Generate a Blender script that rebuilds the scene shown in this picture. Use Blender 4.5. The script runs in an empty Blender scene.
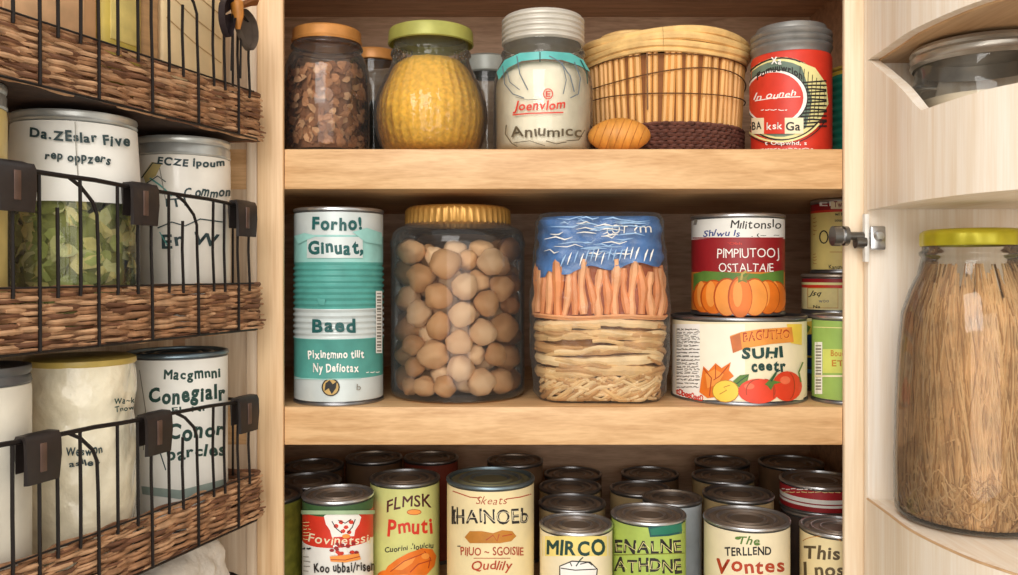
import bpy, bmesh, math, random
import numpy as np
from mathutils import Vector, Matrix
random.seed(7)
scn = bpy.context.scene
COL = scn.collection
PI = math.pi
F = 850.0; HZ = 272.0; ZC = 1.35

def X(px, d): return (px - 509.0) / F * d
def Z(py, d): return ZC - (py - HZ) / F * d

# ------------------------------------------------------------------ materials
def lin(c):
    r = []
    for v in c:
        v = v / 255.0
        r.append(v / 12.92 if v <= 0.04045 else ((v + 0.055) / 1.055) ** 2.4)
    return r
def clampc(c, k): return [max(0, min(1, v * k)) for v in c] + [1]
MATS = {}
def newmat(name):
    m = bpy.data.materials.new(name); m.use_nodes = True
    nt = m.node_tree
    return m, nt, nt.nodes['Principled BSDF']
def mat(name, c, rough=0.5, metal=0.0, var=0.12, scale=60.0, bump=0.0, coat=0.0, stretch=(1, 1, 1)):
    if name in MATS: return MATS[name]
    m, nt, p = newmat(name)
    N, L = nt.nodes, nt.links
    c = lin(c)
    p.inputs['Roughness'].default_value = rough
    p.inputs['Metallic'].default_value = metal
    if coat: p.inputs['Coat Weight'].default_value = coat
    tc = N.new('ShaderNodeTexCoord'); mp = N.new('ShaderNodeMapping'); mp.inputs['Scale'].default_value = stretch
    no = N.new('ShaderNodeTexNoise'); no.inputs['Scale'].default_value = scale; no.inputs['Detail'].default_value = 4
    rp = N.new('ShaderNodeValToRGB')
    rp.color_ramp.elements[0].position = 0.3; rp.color_ramp.elements[1].position = 0.7
    rp.color_ramp.elements[0].color = clampc(c, 1 - var); rp.color_ramp.elements[1].color = clampc(c, 1 + var)
    L.new(tc.outputs['Object'], mp.inputs['Vector']); L.new(mp.outputs['Vector'], no.inputs['Vector'])
    L.new(no.outputs['Fac'], rp.inputs['Fac']); L.new(rp.outputs['Color'], p.inputs['Base Color'])
    if bump:
        b = N.new('ShaderNodeBump'); b.inputs['Strength'].default_value = bump; b.inputs['Distance'].default_value = 0.004
        L.new(no.outputs['Fac'], b.inputs['Height']); L.new(b.outputs['Normal'], p.inputs['Normal'])
    MATS[name] = m
    return m
def wood(name, c1, c2, axis='x', rough=0.45, scale=1.0, bump=0.08, fine=1.0):
    m, nt, p = newmat(name)
    N, L = nt.nodes, nt.links
    tc = N.new('ShaderNodeTexCoord'); mp = N.new('ShaderNodeMapping')
    s = {'x': (13, 110, 110), 'y': (90, 5, 90), 'z': (90, 90, 3.5)}[axis]
    mp.inputs['Scale'].default_value = [v * scale for v in s]
    n1 = N.new('ShaderNodeTexNoise'); n1.inputs['Scale'].default_value = 1.0; n1.inputs['Detail'].default_value = 5; n1.inputs['Distortion'].default_value = 0.6
    mp2 = N.new('ShaderNodeMapping'); mp2.inputs['Scale'].default_value = [v * scale * 5 for v in s]
    n2 = N.new('ShaderNodeTexNoise'); n2.inputs['Scale'].default_value = 1.0; n2.inputs['Detail'].default_value = 2
    mx = N.new('ShaderNodeMath'); mx.operation = 'MULTIPLY_ADD'; mx.inputs[1].default_value = 0.45 * fine
    sb = N.new('ShaderNodeMath'); sb.operation = 'SUBTRACT'; sb.inputs[1].default_value = 0.22 * fine
    rp = N.new('ShaderNodeValToRGB'); e = rp.color_ramp.elements
    e[0].position = 0.3; e[1].position = 0.68
    e[0].color = lin(c1) + [1]; e[1].color = lin(c2) + [1]
    L.new(tc.outputs['Object'], mp.inputs['Vector']); L.new(tc.outputs['Object'], mp2.inputs['Vector'])
    L.new(mp.outputs['Vector'], n1.inputs['Vector']); L.new(mp2.outputs['Vector'], n2.inputs['Vector'])
    L.new(n2.outputs['Fac'], mx.inputs[0]); L.new(n1.outputs['Fac'], mx.inputs[2])
    L.new(mx.outputs[0], sb.inputs[0]); L.new(sb.outputs[0], rp.inputs['Fac'])
    L.new(rp.outputs['Color'], p.inputs['Base Color'])
    p.inputs['Roughness'].default_value = rough
    b = N.new('ShaderNodeBump'); b.inputs['Strength'].default_value = bump; b.inputs['Distance'].default_value = 0.002
    L.new(sb.outputs[0], b.inputs['Height']); L.new(b.outputs['Normal'], p.inputs['Normal'])
    return m
def thin_glass(name, tint, edge, gloss=0.28, rough=0.04, bump=0.0, bscale=60, edge_sheen=0.12):
    m = bpy.data.materials.new(name); m.use_nodes = True
    nt = m.node_tree; N, L = nt.nodes, nt.links
    N.remove(N['Principled BSDF'])
    out = N['Material Output']
    lw = N.new('ShaderNodeLayerWeight'); lw.inputs['Blend'].default_value = 0.35
    pw = N.new('ShaderNodeMath'); pw.operation = 'POWER'; pw.inputs[1].default_value = 1.6
    L.new(lw.outputs['Facing'], pw.inputs[0])
    mc = N.new('ShaderNodeMix'); mc.data_type = 'RGBA'
    mc.inputs['A'].default_value = lin(tint) + [1]; mc.inputs['B'].default_value = lin(edge) + [1]
    L.new(pw.outputs[0], mc.inputs['Factor'])
    tr = N.new('ShaderNodeBsdfTransparent'); L.new(mc.outputs['Result'], tr.inputs['Color'])
    gl = N.new('ShaderNodeBsdfGlossy'); gl.inputs['Roughness'].default_value = rough
    fr = N.new('ShaderNodeFresnel'); fr.inputs['IOR'].default_value = 1.5
    ml = N.new('ShaderNodeMath'); ml.operation = 'MULTIPLY'; ml.inputs[1].default_value = gloss * 4; ml.use_clamp = True
    L.new(fr.outputs[0], ml.inputs[0])
    if bump:
        no = N.new('ShaderNodeTexNoise'); no.inputs['Scale'].default_value = bscale
        tc = N.new('ShaderNodeTexCoord'); L.new(tc.outputs['Object'], no.inputs['Vector'])
        b = N.new('ShaderNodeBump'); b.inputs['Strength'].default_value = bump; b.inputs['Distance'].default_value = 0.004
        L.new(no.outputs['Fac'], b.inputs['Height'])
        L.new(b.outputs['Normal'], gl.inputs['Normal']); L.new(b.outputs['Normal'], fr.inputs['Normal'])
    ms = N.new('ShaderNodeMixShader')
    L.new(ml.outputs[0], ms.inputs[0]); L.new(tr.outputs[0], ms.inputs[1]); L.new(gl.outputs[0], ms.inputs[2])
    df = N.new('ShaderNodeBsdfDiffuse'); df.inputs['Color'].default_value = (.82, .83, .80, 1)  # pale diffuse, stronger at grazing edges, stands in for reflections on the glass
    hz = N.new('ShaderNodeMath'); hz.operation = 'MULTIPLY_ADD'; hz.inputs[1].default_value = edge_sheen; hz.inputs[2].default_value = .015
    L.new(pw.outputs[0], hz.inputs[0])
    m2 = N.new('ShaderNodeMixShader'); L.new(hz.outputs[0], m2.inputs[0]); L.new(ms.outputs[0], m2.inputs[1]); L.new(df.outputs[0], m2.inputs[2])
    L.new(m2.outputs[0], out.inputs['Surface'])
    return m

HONEY1, HONEY2 = (206, 158, 104), (240, 202, 152)
W_SHELF = wood('honey oak along x', (200, 154, 104), (230, 188, 138), 'x', scale=1.0)
W_STILE = wood('honey oak upright', (212, 170, 124), (238, 204, 160), 'z')
W_PALE = wood('pale ash upright', (238, 220, 196), (251, 241, 227), 'z', bump=0.04)
W_PALEX = wood('pale ash flat', (238, 220, 196), (250, 240, 224), 'y', bump=0.04)
W_STILE2 = wood('pale honey oak upright', (236, 208, 172), (249, 230, 202), 'z')
W_FILL = wood('pale oak upright', (206, 178, 146), (232, 212, 186), 'z')
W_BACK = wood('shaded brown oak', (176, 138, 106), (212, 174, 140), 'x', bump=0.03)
W_TAN = wood('tan ply', (190, 150, 108), (214, 178, 136), 'y')
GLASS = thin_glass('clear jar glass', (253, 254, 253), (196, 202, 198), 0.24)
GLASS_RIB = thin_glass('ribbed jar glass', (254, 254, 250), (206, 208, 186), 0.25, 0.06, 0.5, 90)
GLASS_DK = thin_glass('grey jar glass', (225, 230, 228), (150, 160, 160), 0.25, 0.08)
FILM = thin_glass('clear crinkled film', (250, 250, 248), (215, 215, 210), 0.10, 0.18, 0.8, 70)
TIN = mat('tinplate', (150, 150, 152), 0.32, 0.9, 0.15, 30)
TIN_DK = mat('dark tinplate lid', (166, 152, 138), 0.4, 0.7, 0.2, 40)
TIN_BR = mat('bright tin rim', (205, 206, 208), 0.28, 0.9, 0.1, 30)
TIN_BLUE = mat('bluish tin rim', (128, 146, 156), 0.32, 0.8, 0.15, 30)
WHITE = mat('white label paper', (238, 236, 228), 0.5, 0, 0.05, 40)
CREAM = mat('cream label paper', (240, 222, 172), 0.5, 0, 0.07, 40)
CREAM2 = mat('light cream label paper', (242, 228, 192), 0.5, 0, 0.07, 40)
INK = mat('dark ink', (38, 34, 32), 0.6, 0, 0.1, 60)
INKG = mat('dark green ink', (28, 66, 58), 0.6, 0, 0.15, 60)
INKB = mat('blue ink', (40, 60, 130), 0.6, 0, 0.15, 60)
INKGREY = mat('faint grey ink', (140, 134, 122), 0.6, 0, 0.15, 60)
RED = mat('label red', (214, 56, 36), 0.45, 0, 0.1, 60)
RED2 = mat('rust red ink', (176, 62, 30), 0.5, 0, 0.15, 60)
DKRED = mat('deep red label', (150, 30, 34), 0.45, 0, 0.1, 50)
WHT = mat('white ink', (246, 242, 234), 0.5, 0, 0.04, 60)
TEAL = mat('teal label', (86, 160, 150), 0.42, 0, 0.14, 45)
TEAL2 = mat('pale teal label', (150, 202, 194), 0.42, 0, 0.14, 45)
TEALDK = mat('deep teal ink', (16, 84, 82), 0.5, 0, 0.15, 60)
TINWHITE = mat('pale grey tin coat', (206, 214, 212), 0.38, 0.15, 0.08, 30)
ORANGE = mat('pumpkin orange', (232, 120, 34), 0.45, 0, 0.14, 50)
ORANGE_D = mat('pumpkin shadow orange', (186, 78, 20), 0.5, 0, 0.15, 50)
ORANGE_L = mat('pumpkin light orange', (246, 156, 70), 0.45, 0, 0.1, 50)
GREEN = mat('label leaf green', (92, 128, 52), 0.5, 0, 0.18, 50)
LIME = mat('lime label', (172, 194, 92), 0.45, 0, 0.14, 40)
OLIVE = mat('olive label', (122, 122, 44), 0.5, 0, 0.3, 120)
YELLOW = mat('warm yellow label', (240, 206, 78), 0.45, 0, 0.1, 40)
PALEY = mat('pale yellow label', (236, 226, 156), 0.45, 0, 0.07, 40)
LOAF = mat('loaf brown', (190, 124, 42), 0.5, 0, 0.15, 60)
BLUE = mat('label blue', (46, 92, 150), 0.5, 0, 0.2, 70)
BLACKMETAL = mat('black wire', (34, 28, 26), 0.45, 0.5, 0.2, 60)
WICKER = mat('brown wicker', (158, 116, 82), 0.7, 0, 0.4, 90, 0.2)
WICKER2 = mat('light brown wicker', (192, 150, 112), 0.7, 0, 0.3, 90, 0.2)
WICKER_D = mat('dark wicker floor', (62, 42, 30), 0.8, 0, 0.3, 60, 0.2)
LEATHER = mat('black leather', (38, 31, 29), 0.42, 0, 0.3, 80, 0.1)
LEATHER_B = mat('brown leather', (86, 64, 54), 0.4, 0, 0.3, 80, 0.1)

# ------------------------------------------------------------------ object helpers
def thing(name, label, cat, loc=(0, 0, 0), rotz=0.0, group=None, kind=None):
    o = bpy.data.objects.new(name, None); COL.objects.link(o)
    o.empty_display_size = 0.02
    o.location = loc; o.rotation_euler = (0, 0, rotz)
    tag(o, label, cat, group, kind)
    return o
def tag(o, label, cat, group=None, kind=None):
    o['label'] = label; o['category'] = cat
    if group: o['group'] = group
    if kind: o['kind'] = kind
    return o
def obj(name, bm, mats, parent=None, world=False, smooth=True, angle=40, label=None, loc=None, rotz=0):
    if world and parent is not None:
        bmesh.ops.transform(bm, matrix=parent.matrix_basis.inverted(), verts=bm.verts)
    me = bpy.data.meshes.new(name)
    bmesh.ops.recalc_face_normals(bm, faces=bm.faces)
    bm.to_mesh(me); bm.free()
    for m in (mats if isinstance(mats, (list, tuple)) else [mats]): me.materials.append(m)
    o = bpy.data.objects.new(name, me); COL.objects.link(o)
    if parent is not None: o.parent = parent
    if loc is not None: o.location = loc; o.rotation_euler = (0, 0, rotz)
    if smooth and len(me.polygons):
        me.polygons.foreach_set('use_smooth', [True] * len(me.polygons))
        try: me.set_sharp_from_angle(angle=math.radians(angle))
        except Exception: pass
    if label: o['label'] = label
    return o
def dup(root, loc=None, rotz=None, label=None, scale=None):
    r = root.copy(); COL.objects.link(r)
    if loc is not None: r.location = loc
    if rotz is not None: r.rotation_euler = (0, 0, rotz)
    if scale: r.scale = scale
    if label: r['label'] = label
    for ch in list(root.children):
        c = ch.copy(); COL.objects.link(c); c.parent = r
        for g in list(ch.children):
            d = g.copy(); COL.objects.link(d); d.parent = c
    return r
def BM(): return bmesh.new()
def box(bm, x0, x1, y0, y1, z0, z1, bev=0.0, mi=0, seg=2, M=None):
    t = bmesh.new()
    bmesh.ops.create_cube(t, size=1.0)
    for v in t.verts:
        v.co = Vector((x0 + (v.co.x + .5) * (x1 - x0), y0 + (v.co.y + .5) * (y1 - y0), z0 + (v.co.z + .5) * (z1 - z0)))
    if bev: bmesh.ops.bevel(t, geom=list(t.edges), offset=bev, segments=seg, affect='EDGES', profile=0.5)
    merge(bm, t, mi, M)
def merge(bm, t, mi=0, M=None):
    vs = [bm.verts.new((M @ v.co) if M else v.co) for v in t.verts]
    t.verts.index_update()
    for f in t.faces:
        try:
            nf = bm.faces.new([vs[v.index] for v in f.verts]); nf.material_index = mi if mi is not None else f.material_index
        except ValueError: pass
    t.free()
def lathe(bm, prof, seg=48, mi=0, c=(0, 0, 0), rfun=None):
    rings = []
    for k, (r, z) in enumerate(prof):
        if r <= 1e-6: rings.append([bm.verts.new((c[0], c[1], c[2] + z))])
        else:
            ring = []
            for i in range(seg):
                a = 2 * PI * i / seg
                rr = r * (rfun(a, z) if rfun else 1)
                ring.append(bm.verts.new((c[0] + rr * math.sin(a), c[1] - rr * math.cos(a), c[2] + z)))
            rings.append(ring)
    for A, B in zip(rings, rings[1:]):
        for i in range(seg):
            j = (i + 1) % seg
            if len(A) == 1 and len(B) == 1: continue
            if len(A) == 1: f = [A[0], B[j], B[i]]
            elif len(B) == 1: f = [A[i], A[j], B[0]]
            else: f = [A[i], A[j], B[j], B[i]]
            try: bm.faces.new(f).material_index = mi
            except ValueError: pass
def tube(bm, pts, r, seg=6, mi=0, caps=True, flat=1.0):
    pts = [Vector(p) for p in pts]
    rings = []; n = len(pts)
    up = Vector((0, 0, 1))
    for k, p in enumerate(pts):
        d = (pts[min(k + 1, n - 1)] - pts[max(k - 1, 0)])
        if d.length < 1e-9: d = Vector((1, 0, 0))
        d.normalize()
        ref = up if abs(d.z) < 0.9 else Vector((1, 0, 0))
        a = d.cross(ref).normalized(); b = a.cross(d).normalized()
        rr = r[k] if isinstance(r, (list, tuple)) else r
        rings.append([bm.verts.new(p + (a * math.cos(2 * PI * i / seg) + b * math.sin(2 * PI * i / seg) * flat) * rr) for i in range(seg)])
    for A, B in zip(rings, rings[1:]):
        for i in range(seg):
            j = (i + 1) % seg
            bm.faces.new([A[i], A[j], B[j], B[i]]).material_index = mi
    if caps:
        for rg in (rings[0], rings[-1]):
            try: bm.faces.new(rg).material_index = mi
            except ValueError: pass
def prism(bm, pts, z0, z1, mi=0, ztop=None):
    """vertical prism over a plan polygon; ztop: optional per-point top"""
    A = [bm.verts.new((p[0], p[1], z0)) for p in pts]
    B = [bm.verts.new((p[0], p[1], ztop[i] if ztop else z1)) for i, p in enumerate(pts)]
    n = len(pts)
    fs = [bm.faces.new(A[::-1]), bm.faces.new(B)]
    for i in range(n):
        j = (i + 1) % n
        fs.append(bm.faces.new([A[i], A[j], B[j], B[i]]))
    for f in fs: f.material_index = mi

# ------------------------------------------------------------------ lettering and label art
GLYPH = {}
def glyph(ch, off):
    key = (ch, off)
    if key in GLYPH: return GLYPH[key]
    cu = bpy.data.curves.new('letter', 'FONT'); cu.body = ch; cu.size = 1.0; cu.resolution_u = 3; cu.offset = off
    ob = bpy.data.objects.new('letter', cu)
    me = ob.to_mesh()
    vs = [(v.co.x, v.co.y) for v in me.vertices]; fs = [tuple(p.vertices) for p in me.polygons]
    ob.to_mesh_clear()
    bpy.data.objects.remove(ob); bpy.data.curves.remove(cu)
    if vs:
        x0 = min(v[0] for v in vs); x1 = max(v[0] for v in vs)
    else: x0, x1 = 0, .3
    GLYPH[key] = (vs, fs, x0, x1)
    return GLYPH[key]
class Art:
    """label art drawn in photo pixels, later laid onto the real surface"""
    def __init__(s, mapper, step=3.0, lift=0.00004, base=0.00035):
        s.bm = bmesh.new(); s.mats = []; s.map = mapper; s.step = step; s.lift = lift; s.base = base; s.n = 0
        s.rnd = random.Random(3)
    def mi(s, m):
        if m not in s.mats: s.mats.append(m)
        return s.mats.index(m)
    def layer(s): s.n += 1; return s.n
    def add(s, vs, fs, m, l=None):
        l = s.layer() if l is None else l
        V = [s.bm.verts.new((x, l, y)) for x, y in vs]
        k = s.mi(m)
        for f in fs:
            try: s.bm.faces.new([V[i] for i in f]).material_index = k
            except ValueError: pass
    def poly(s, pts, m, l=None): s.add(pts, [list(range(len(pts)))], m, l)
    def rect(s, x0, y0, x1, y1, m, l=None): s.poly([(x0, y0), (x1, y0), (x1, y1), (x0, y1)], m, l)
    def ell(s, cx, cy, rx, ry, m, rot=0, n=20, a0=0, a1=2 * PI, l=None, wob=0):
        pts = []
        for i in range(n):
            a = a0 + (a1 - a0) * i / (n if abs(a1 - a0 - 2 * PI) < .01 else n - 1)
            k = 1 + wob * (s.rnd.random() - .5)
            x, y = rx * k * math.cos(a), ry * k * math.sin(a)
            pts.append((cx + x * math.cos(rot) - y * math.sin(rot), cy + x * math.sin(rot) + y * math.cos(rot)))
        s.poly(pts, m, l)
    def line(s, pts, w, m, l=None):
        l = s.layer() if l is None else l
        vs = []; fs = []; n = len(pts)
        for i, (x, y) in enumerate(pts):
            x0, y0 = pts[max(i - 1, 0)]; x1, y1 = pts[min(i + 1, n - 1)]
            dx, dy = x1 - x0, y1 - y0; d = math.hypot(dx, dy) or 1
            ww = w[i] if isinstance(w, (list, tuple)) else w
            nx, ny = -dy / d * ww / 2, dx / d * ww / 2
            vs += [(x + nx, y + ny), (x - nx, y - ny)]
        for i in range(n - 1): fs.append((2 * i, 2 * i + 1, 2 * i + 3, 2 * i + 2))
        s.add(vs, fs, m, l)
    def arc(s, cx, cy, rx, ry, a0, a1, w, m, n=16, l=None):
        s.line([(cx + rx * math.cos(a0 + (a1 - a0) * i / n), cy + ry * math.sin(a0 + (a1 - a0) * i / n)) for i in range(n + 1)], w, m, l)
    def text(s, t, cx, cy, h, w, m, bold=0.0, arch=0.0, jit=0.06, slant=0.0, tilt=0.0):
        """centre cx,cy; cap height h; total width w (all px)"""
        x = 0; items = []
        for ch in t:
            if ch == ' ': x += .32; continue
            if bold > .005 and ch in 'MWmwNVKAaXk':
                vs, fs, x0, x1 = glyph(ch, 0.0); q = bold * .8
                vv = []; ff = []
                for sx_, sy_ in ((-q, -q), (q, -q), (-q, q), (q, q)):
                    o_ = len(vv); vv += [(a + sx_, b_ + sy_) for a, b_ in vs]; ff += [tuple(i + o_ for i in f) for f in fs]
                vs, fs, x0, x1 = vv, ff, x0 - q, x1 + q
            else: vs, fs, x0, x1 = glyph(ch, bold)
            items.append((vs, fs, x - x0, x, x1 - x0)); x += (x1 - x0) + 0.09
        W = max(x - .09, .01); kx = w / W; ky = h / 0.70
        l = s.layer()
        for vs, fs, ox, xs, gw in items:
            r = s.rnd
            sy = 1 + (r.random() - .5) * 2 * jit; dy = (r.random() - .5) * 2 * jit * h
            ro = (r.random() - .5) * 2 * jit * 1.2
            mx = xs + gw / 2
            out = []
            for vx, vy in vs:
                gx, gy = (vx + ox - mx), (vy - .35) * sy
                gx, gy = gx * math.cos(ro) - gy * math.sin(ro), gx * math.sin(ro) + gy * math.cos(ro)
                gx += slant * gy
                px = (gx + mx - W / 2) * kx; u = 2 * px / w
                py = -gy * ky + dy - arch * (1 - u * u) + tilt * px
                out.append((cx + px, cy + py))
            s.add(out, fs, m, l)
    def scribble(s, x0, y0, x1, rows, dy, m, w=0.8, seed=1):
        r = random.Random(seed); l = s.layer()
        for k in range(rows):
            y = y0 + k * dy; x = x0
            while x < x1 - 2:
                n = r.uniform(2, 7); xe = min(x + n, x1)
                s.line([(x, y + r.uniform(-.5, .5)), ((x + xe) / 2, y + r.uniform(-.8, .8)), (xe, y + r.uniform(-.5, .5))], w, m, l)
                x = xe + r.uniform(.8, 2)
    def into(s, bm, mats):
        """lay all art into bm (local coords given by the mapper); returns materials"""
        t = s.bm
        if len(t.verts):
            xs = [v.co.x for v in t.verts]
            x = math.floor(min(xs) / s.step) * s.step + s.step
            while x < max(xs):
                bmesh.ops.bisect_plane(t, geom=list(t.verts) + list(t.edges) + list(t.faces), plane_co=(x, 0, 0), plane_no=(1, 0, 0), dist=1e-5)
                x += s.step
            bmesh.ops.triangulate(t, faces=list(t.faces))
        idx = {}
        for m in s.mats:
            if m not in mats: mats.append(m)
            idx[s.mats.index(m)] = mats.index(m)
        V = []
        t.verts.index_update()
        for v in t.verts: V.append(bm.verts.new(s.map(v.co.x, v.co.z, s.base + s.lift * v.co.y)))
        for f in t.faces:
            try:
                nf = bm.faces.new([V[q.index] for q in f.verts]); nf.material_index = idx[f.material_index]
            except ValueError: pass
        t.free()
def facing(cx, cy): return -math.atan2(cx, cy)
def cyl_map(cx, cy, zb, R):
    Dc = math.hypot(cx, cy); phi = math.atan2(cx, cy)
    def f(px, py, lift):
        dl = math.atan((px - 509.0) / F) - phi
        q = max(-.9995, min(.9995, Dc * math.sin(dl) / R))
        a = math.asin(q) - dl
        # world hit depth
        hx, hy = R * math.sin(a), -R * math.cos(a)
        th = -phi
        wy = cy + hx * math.sin(th) + hy * math.cos(th)
        z = ZC - (py - HZ) / F * wy
        rr = R + lift
        return (rr * math.sin(a), -rr * math.cos(a), z - zb)
    return f

# ------------------------------------------------------------------ tin cans
def lid_profile(R, h):
    return [(0, h - .0030), (R * .40, h - .0032), (R * .44, h - .0014), (R * .47, h - .0014), (R * .51, h - .0034), (R * .64, h - .0034), (R * .68, h - .0012), (R * .72, h - .0012), (R * .76, h - .0036),
            (R * .84, h - .0038), (R * .88, h - .0026), (R * .92, h - .0042), (R - .0028, h - .0045), (R - .0022, h - .0004), (R - .0010, h + .0002), (R + .0004, h - .0002),
            (R + .0012, h - .0012), (R + .0012, h - .0030), (R + .0004, h - .0038), (R - .0004, h - .0044)]
def can(label, cx, cy, zb, R, h, bands, art=None, group=None, lidmat=None, rimmat=None, name='tin_can', cat='can', ribs=None, step=3.0, bodymat=None, base=.00035):
    """bands: list of (z0 fraction, z1 fraction, material) around the whole can"""
    root = thing(name, label, cat, (cx, cy, zb), facing(cx, cy), group)
    b = BM()
    prof = [(0, .0015), (R - .004, .0015), (R - .002, 0), (R + .0008, .0002), (R + .0012, .0014), (R + .0006, .003), (R - .0006, .0036)]
    if ribs:
        z0, z1, n = ribs
        prof.append((R - .0006, z0))
        for i in range(n * 4 + 1):
            prof.append((R - .0007 - .0008 * math.sin(PI * i / 2.0 / 1.0) if False else R - .0006 + .0011 * math.sin(2 * PI * i / 4.0 * 1.0), z0 + (z1 - z0) * i / (n * 4)))
        prof.append((R - .0006, z1))
    prof += [(R - .0006, h - .005), (R - .0004, h - .0044)]
    lathe(b, prof, 56)
    obj('can_body', b, bodymat or TIN, root)
    b = BM(); lathe(b, lid_profile(R, h), 56)
    for f in b.faces:
        c = f.calc_center_median(); q = math.hypot(c.x, c.y) / R; f.material_index = 1 if q > .93 or .41 < q < .48 or .65 < q < .73 else 0
    obj('lid', b, [lidmat or TIN_DK, rimmat or TIN_BR], root)
    b = BM(); mats = []
    for z0, z1, m in bands:
        if m not in mats: mats.append(m)
        za, zb_ = .0045 + (h - .0098) * z0, .0045 + (h - .0098) * z1
        if ribs and za < ribs[1] and zb_ > ribs[0]:
            a0, a1 = max(za, ribs[0]), min(zb_, ribs[1]); n = max(4, int(ribs[2] * 6 * (a1 - a0) / (ribs[1] - ribs[0])))
            pr = [(R + .0003, za)] if za < a0 else []
            for i in range(n + 1):
                z = a0 + (a1 - a0) * i / n
                pr.append((R + .0003 + .0010 * math.sin(2 * PI * ribs[2] * (z - ribs[0]) / (ribs[1] - ribs[0])), z))
            if zb_ > a1: pr.append((R + .0003, zb_))
        else: pr = [(R + .0003, za), (R + .0003, zb_)]
        lathe(b, pr, 64, mats.index(m))
    if art:
        A = Art(cyl_map(cx, cy, zb, R), step=step, base=base)
        art(A); A.into(b, mats)
    obj('label', b, mats, root, angle=50)
    return root

# ------------------------------------------------------------------ camera, light
cam_d = bpy.data.cameras.new('camera'); cam = bpy.data.objects.new('camera', cam_d); COL.objects.link(cam)
cam.location = (0, 0, ZC); cam.rotation_euler = (PI / 2, 0, 0)
cam_d.sensor_width = 36; cam_d.lens = F / 1018 * 36; cam_d.shift_y = -(287.5 - HZ) / 1018
cam_d.clip_start = 0.02
scn.camera = cam
w = bpy.data.worlds.new('kitchen light'); scn.world = w; w.use_nodes = True
nt = w.node_tree; bg = nt.nodes['Background']
tc = nt.nodes.new('ShaderNodeTexCoord'); sx = nt.nodes.new('ShaderNodeSeparateXYZ'); rp = nt.nodes.new('ShaderNodeValToRGB')
nt.links.new(tc.outputs['Generated'], sx.inputs[0]); nt.links.new(sx.outputs['Z'], rp.inputs['Fac']); nt.links.new(rp.outputs['Color'], bg.inputs['Color'])
rp.color_ramp.elements[0].position = 0.0; rp.color_ramp.elements[0].color = (.62, .56, .48, 1)
rp.color_ramp.elements[1].position = 0.6; rp.color_ramp.elements[1].color = (1, .97, .92, 1)
bg.inputs['Strength'].default_value = 0.85
def area(name, loc, target, size, power, col, sy=None):
    l = bpy.data.lights.new(name, 'AREA'); l.shape = 'RECTANGLE'; l.size = size; l.size_y = sy or size; l.energy = power; l.color = col
    o = bpy.data.objects.new(name, l); COL.objects.link(o); o.location = loc
    o.rotation_euler = (Vector(target) - Vector(loc)).to_track_quat('-Z', 'Y').to_euler()
    return o
area('key_light', (-.35, -.75, 2.15), (.05, .9, 1.3), .9, 16.5, (1, .97, .93))  # soft area key from the upper left, source unseen, no window modelled
area('fill_light', (.1, -.9, 1.3), (.05, 1.0, 1.3), 1.3, 12, (1, .96, .91))  # added broad soft fill facing the cabinet to brighten its interior
scn.view_settings.view_transform = 'Standard'
scn.view_settings.look = 'None'
scn.view_settings.exposure = 0.0
scn.cycles.transparent_max_bounces = 24
scn.cycles.max_bounces = 8

# ------------------------------------------------------------------ the cabinet
IX0, IX1 = -.325, .43      # interior
BACK = 1.215
Z1, Z2, Z3 = 1.473, 1.215, .975     # shelf tops
ZTOP = 1.7145
LO = .90
cab = thing('pantry_cabinet', 'open honey oak wall cabinet with two stocked shelves and both doors swung wide', 'cabinet', (.05, 1.03, .93))
def cpart(name, bm, m, parent=cab, label=None):
    o = obj(name, bm, m, cab, world=True, label=label, angle=30)
    return o
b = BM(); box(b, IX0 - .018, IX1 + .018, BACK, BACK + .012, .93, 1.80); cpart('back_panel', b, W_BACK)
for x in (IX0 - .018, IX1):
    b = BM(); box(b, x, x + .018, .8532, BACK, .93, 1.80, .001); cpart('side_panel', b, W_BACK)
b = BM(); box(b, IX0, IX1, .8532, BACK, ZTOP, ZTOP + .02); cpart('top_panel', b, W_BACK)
SX0, SX1 = X(284, .85), X(843, .85)
for zt, th in ((Z1, .040), (Z2, .038), (Z3, .036)):
    b = BM()
    box(b, IX0, IX1, .8528, BACK, zt - th + .0, zt)
    box(b, SX0 + .0003, SX1 - .0003, .850, .8535, zt - th, zt, .0012)
    cpart('shelf', b, W_SHELF)
b = BM(); box(b, X(258, .85), SX0, .846, .8525, .93, 1.80, .0012); cpart('stile', b, W_STILE)
b = BM(); box(b, SX1, X(867, .85), .846, .8525, .93, 1.80, .0012); cpart('stile', b, W_STILE2)
b = BM(); box(b, -.372, X(247, .85), .8535, .8625, .93, 1.80); box(b, X(247, .852), X(258, .85) - .0002, .848, .8528, .93, 1.80, .002); cpart('face_frame', b, W_FILL)

# left door (carries the wire baskets)
UL = Vector((.3236, .9462, 0)).normalized()          # pointing away along the door
ALPHA = math.atan2(UL.y, UL.x)
NL = Vector((math.sin(ALPHA), -math.cos(ALPHA), 0))
O_L = Vector((-.2354, .81, 0))                        # front right end of every basket
PD = .1095
MD = Matrix.Translation(O_L) @ Matrix.Rotation(ALPHA, 4, 'Z')
b = BM(); box(b, -.44, .025, PD + .001, PD + .021, .93, 1.80, .002, M=MD)
d_l = cpart('door', b, W_FILL, label='left door swung open with its inner face lined by wire baskets')

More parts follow.
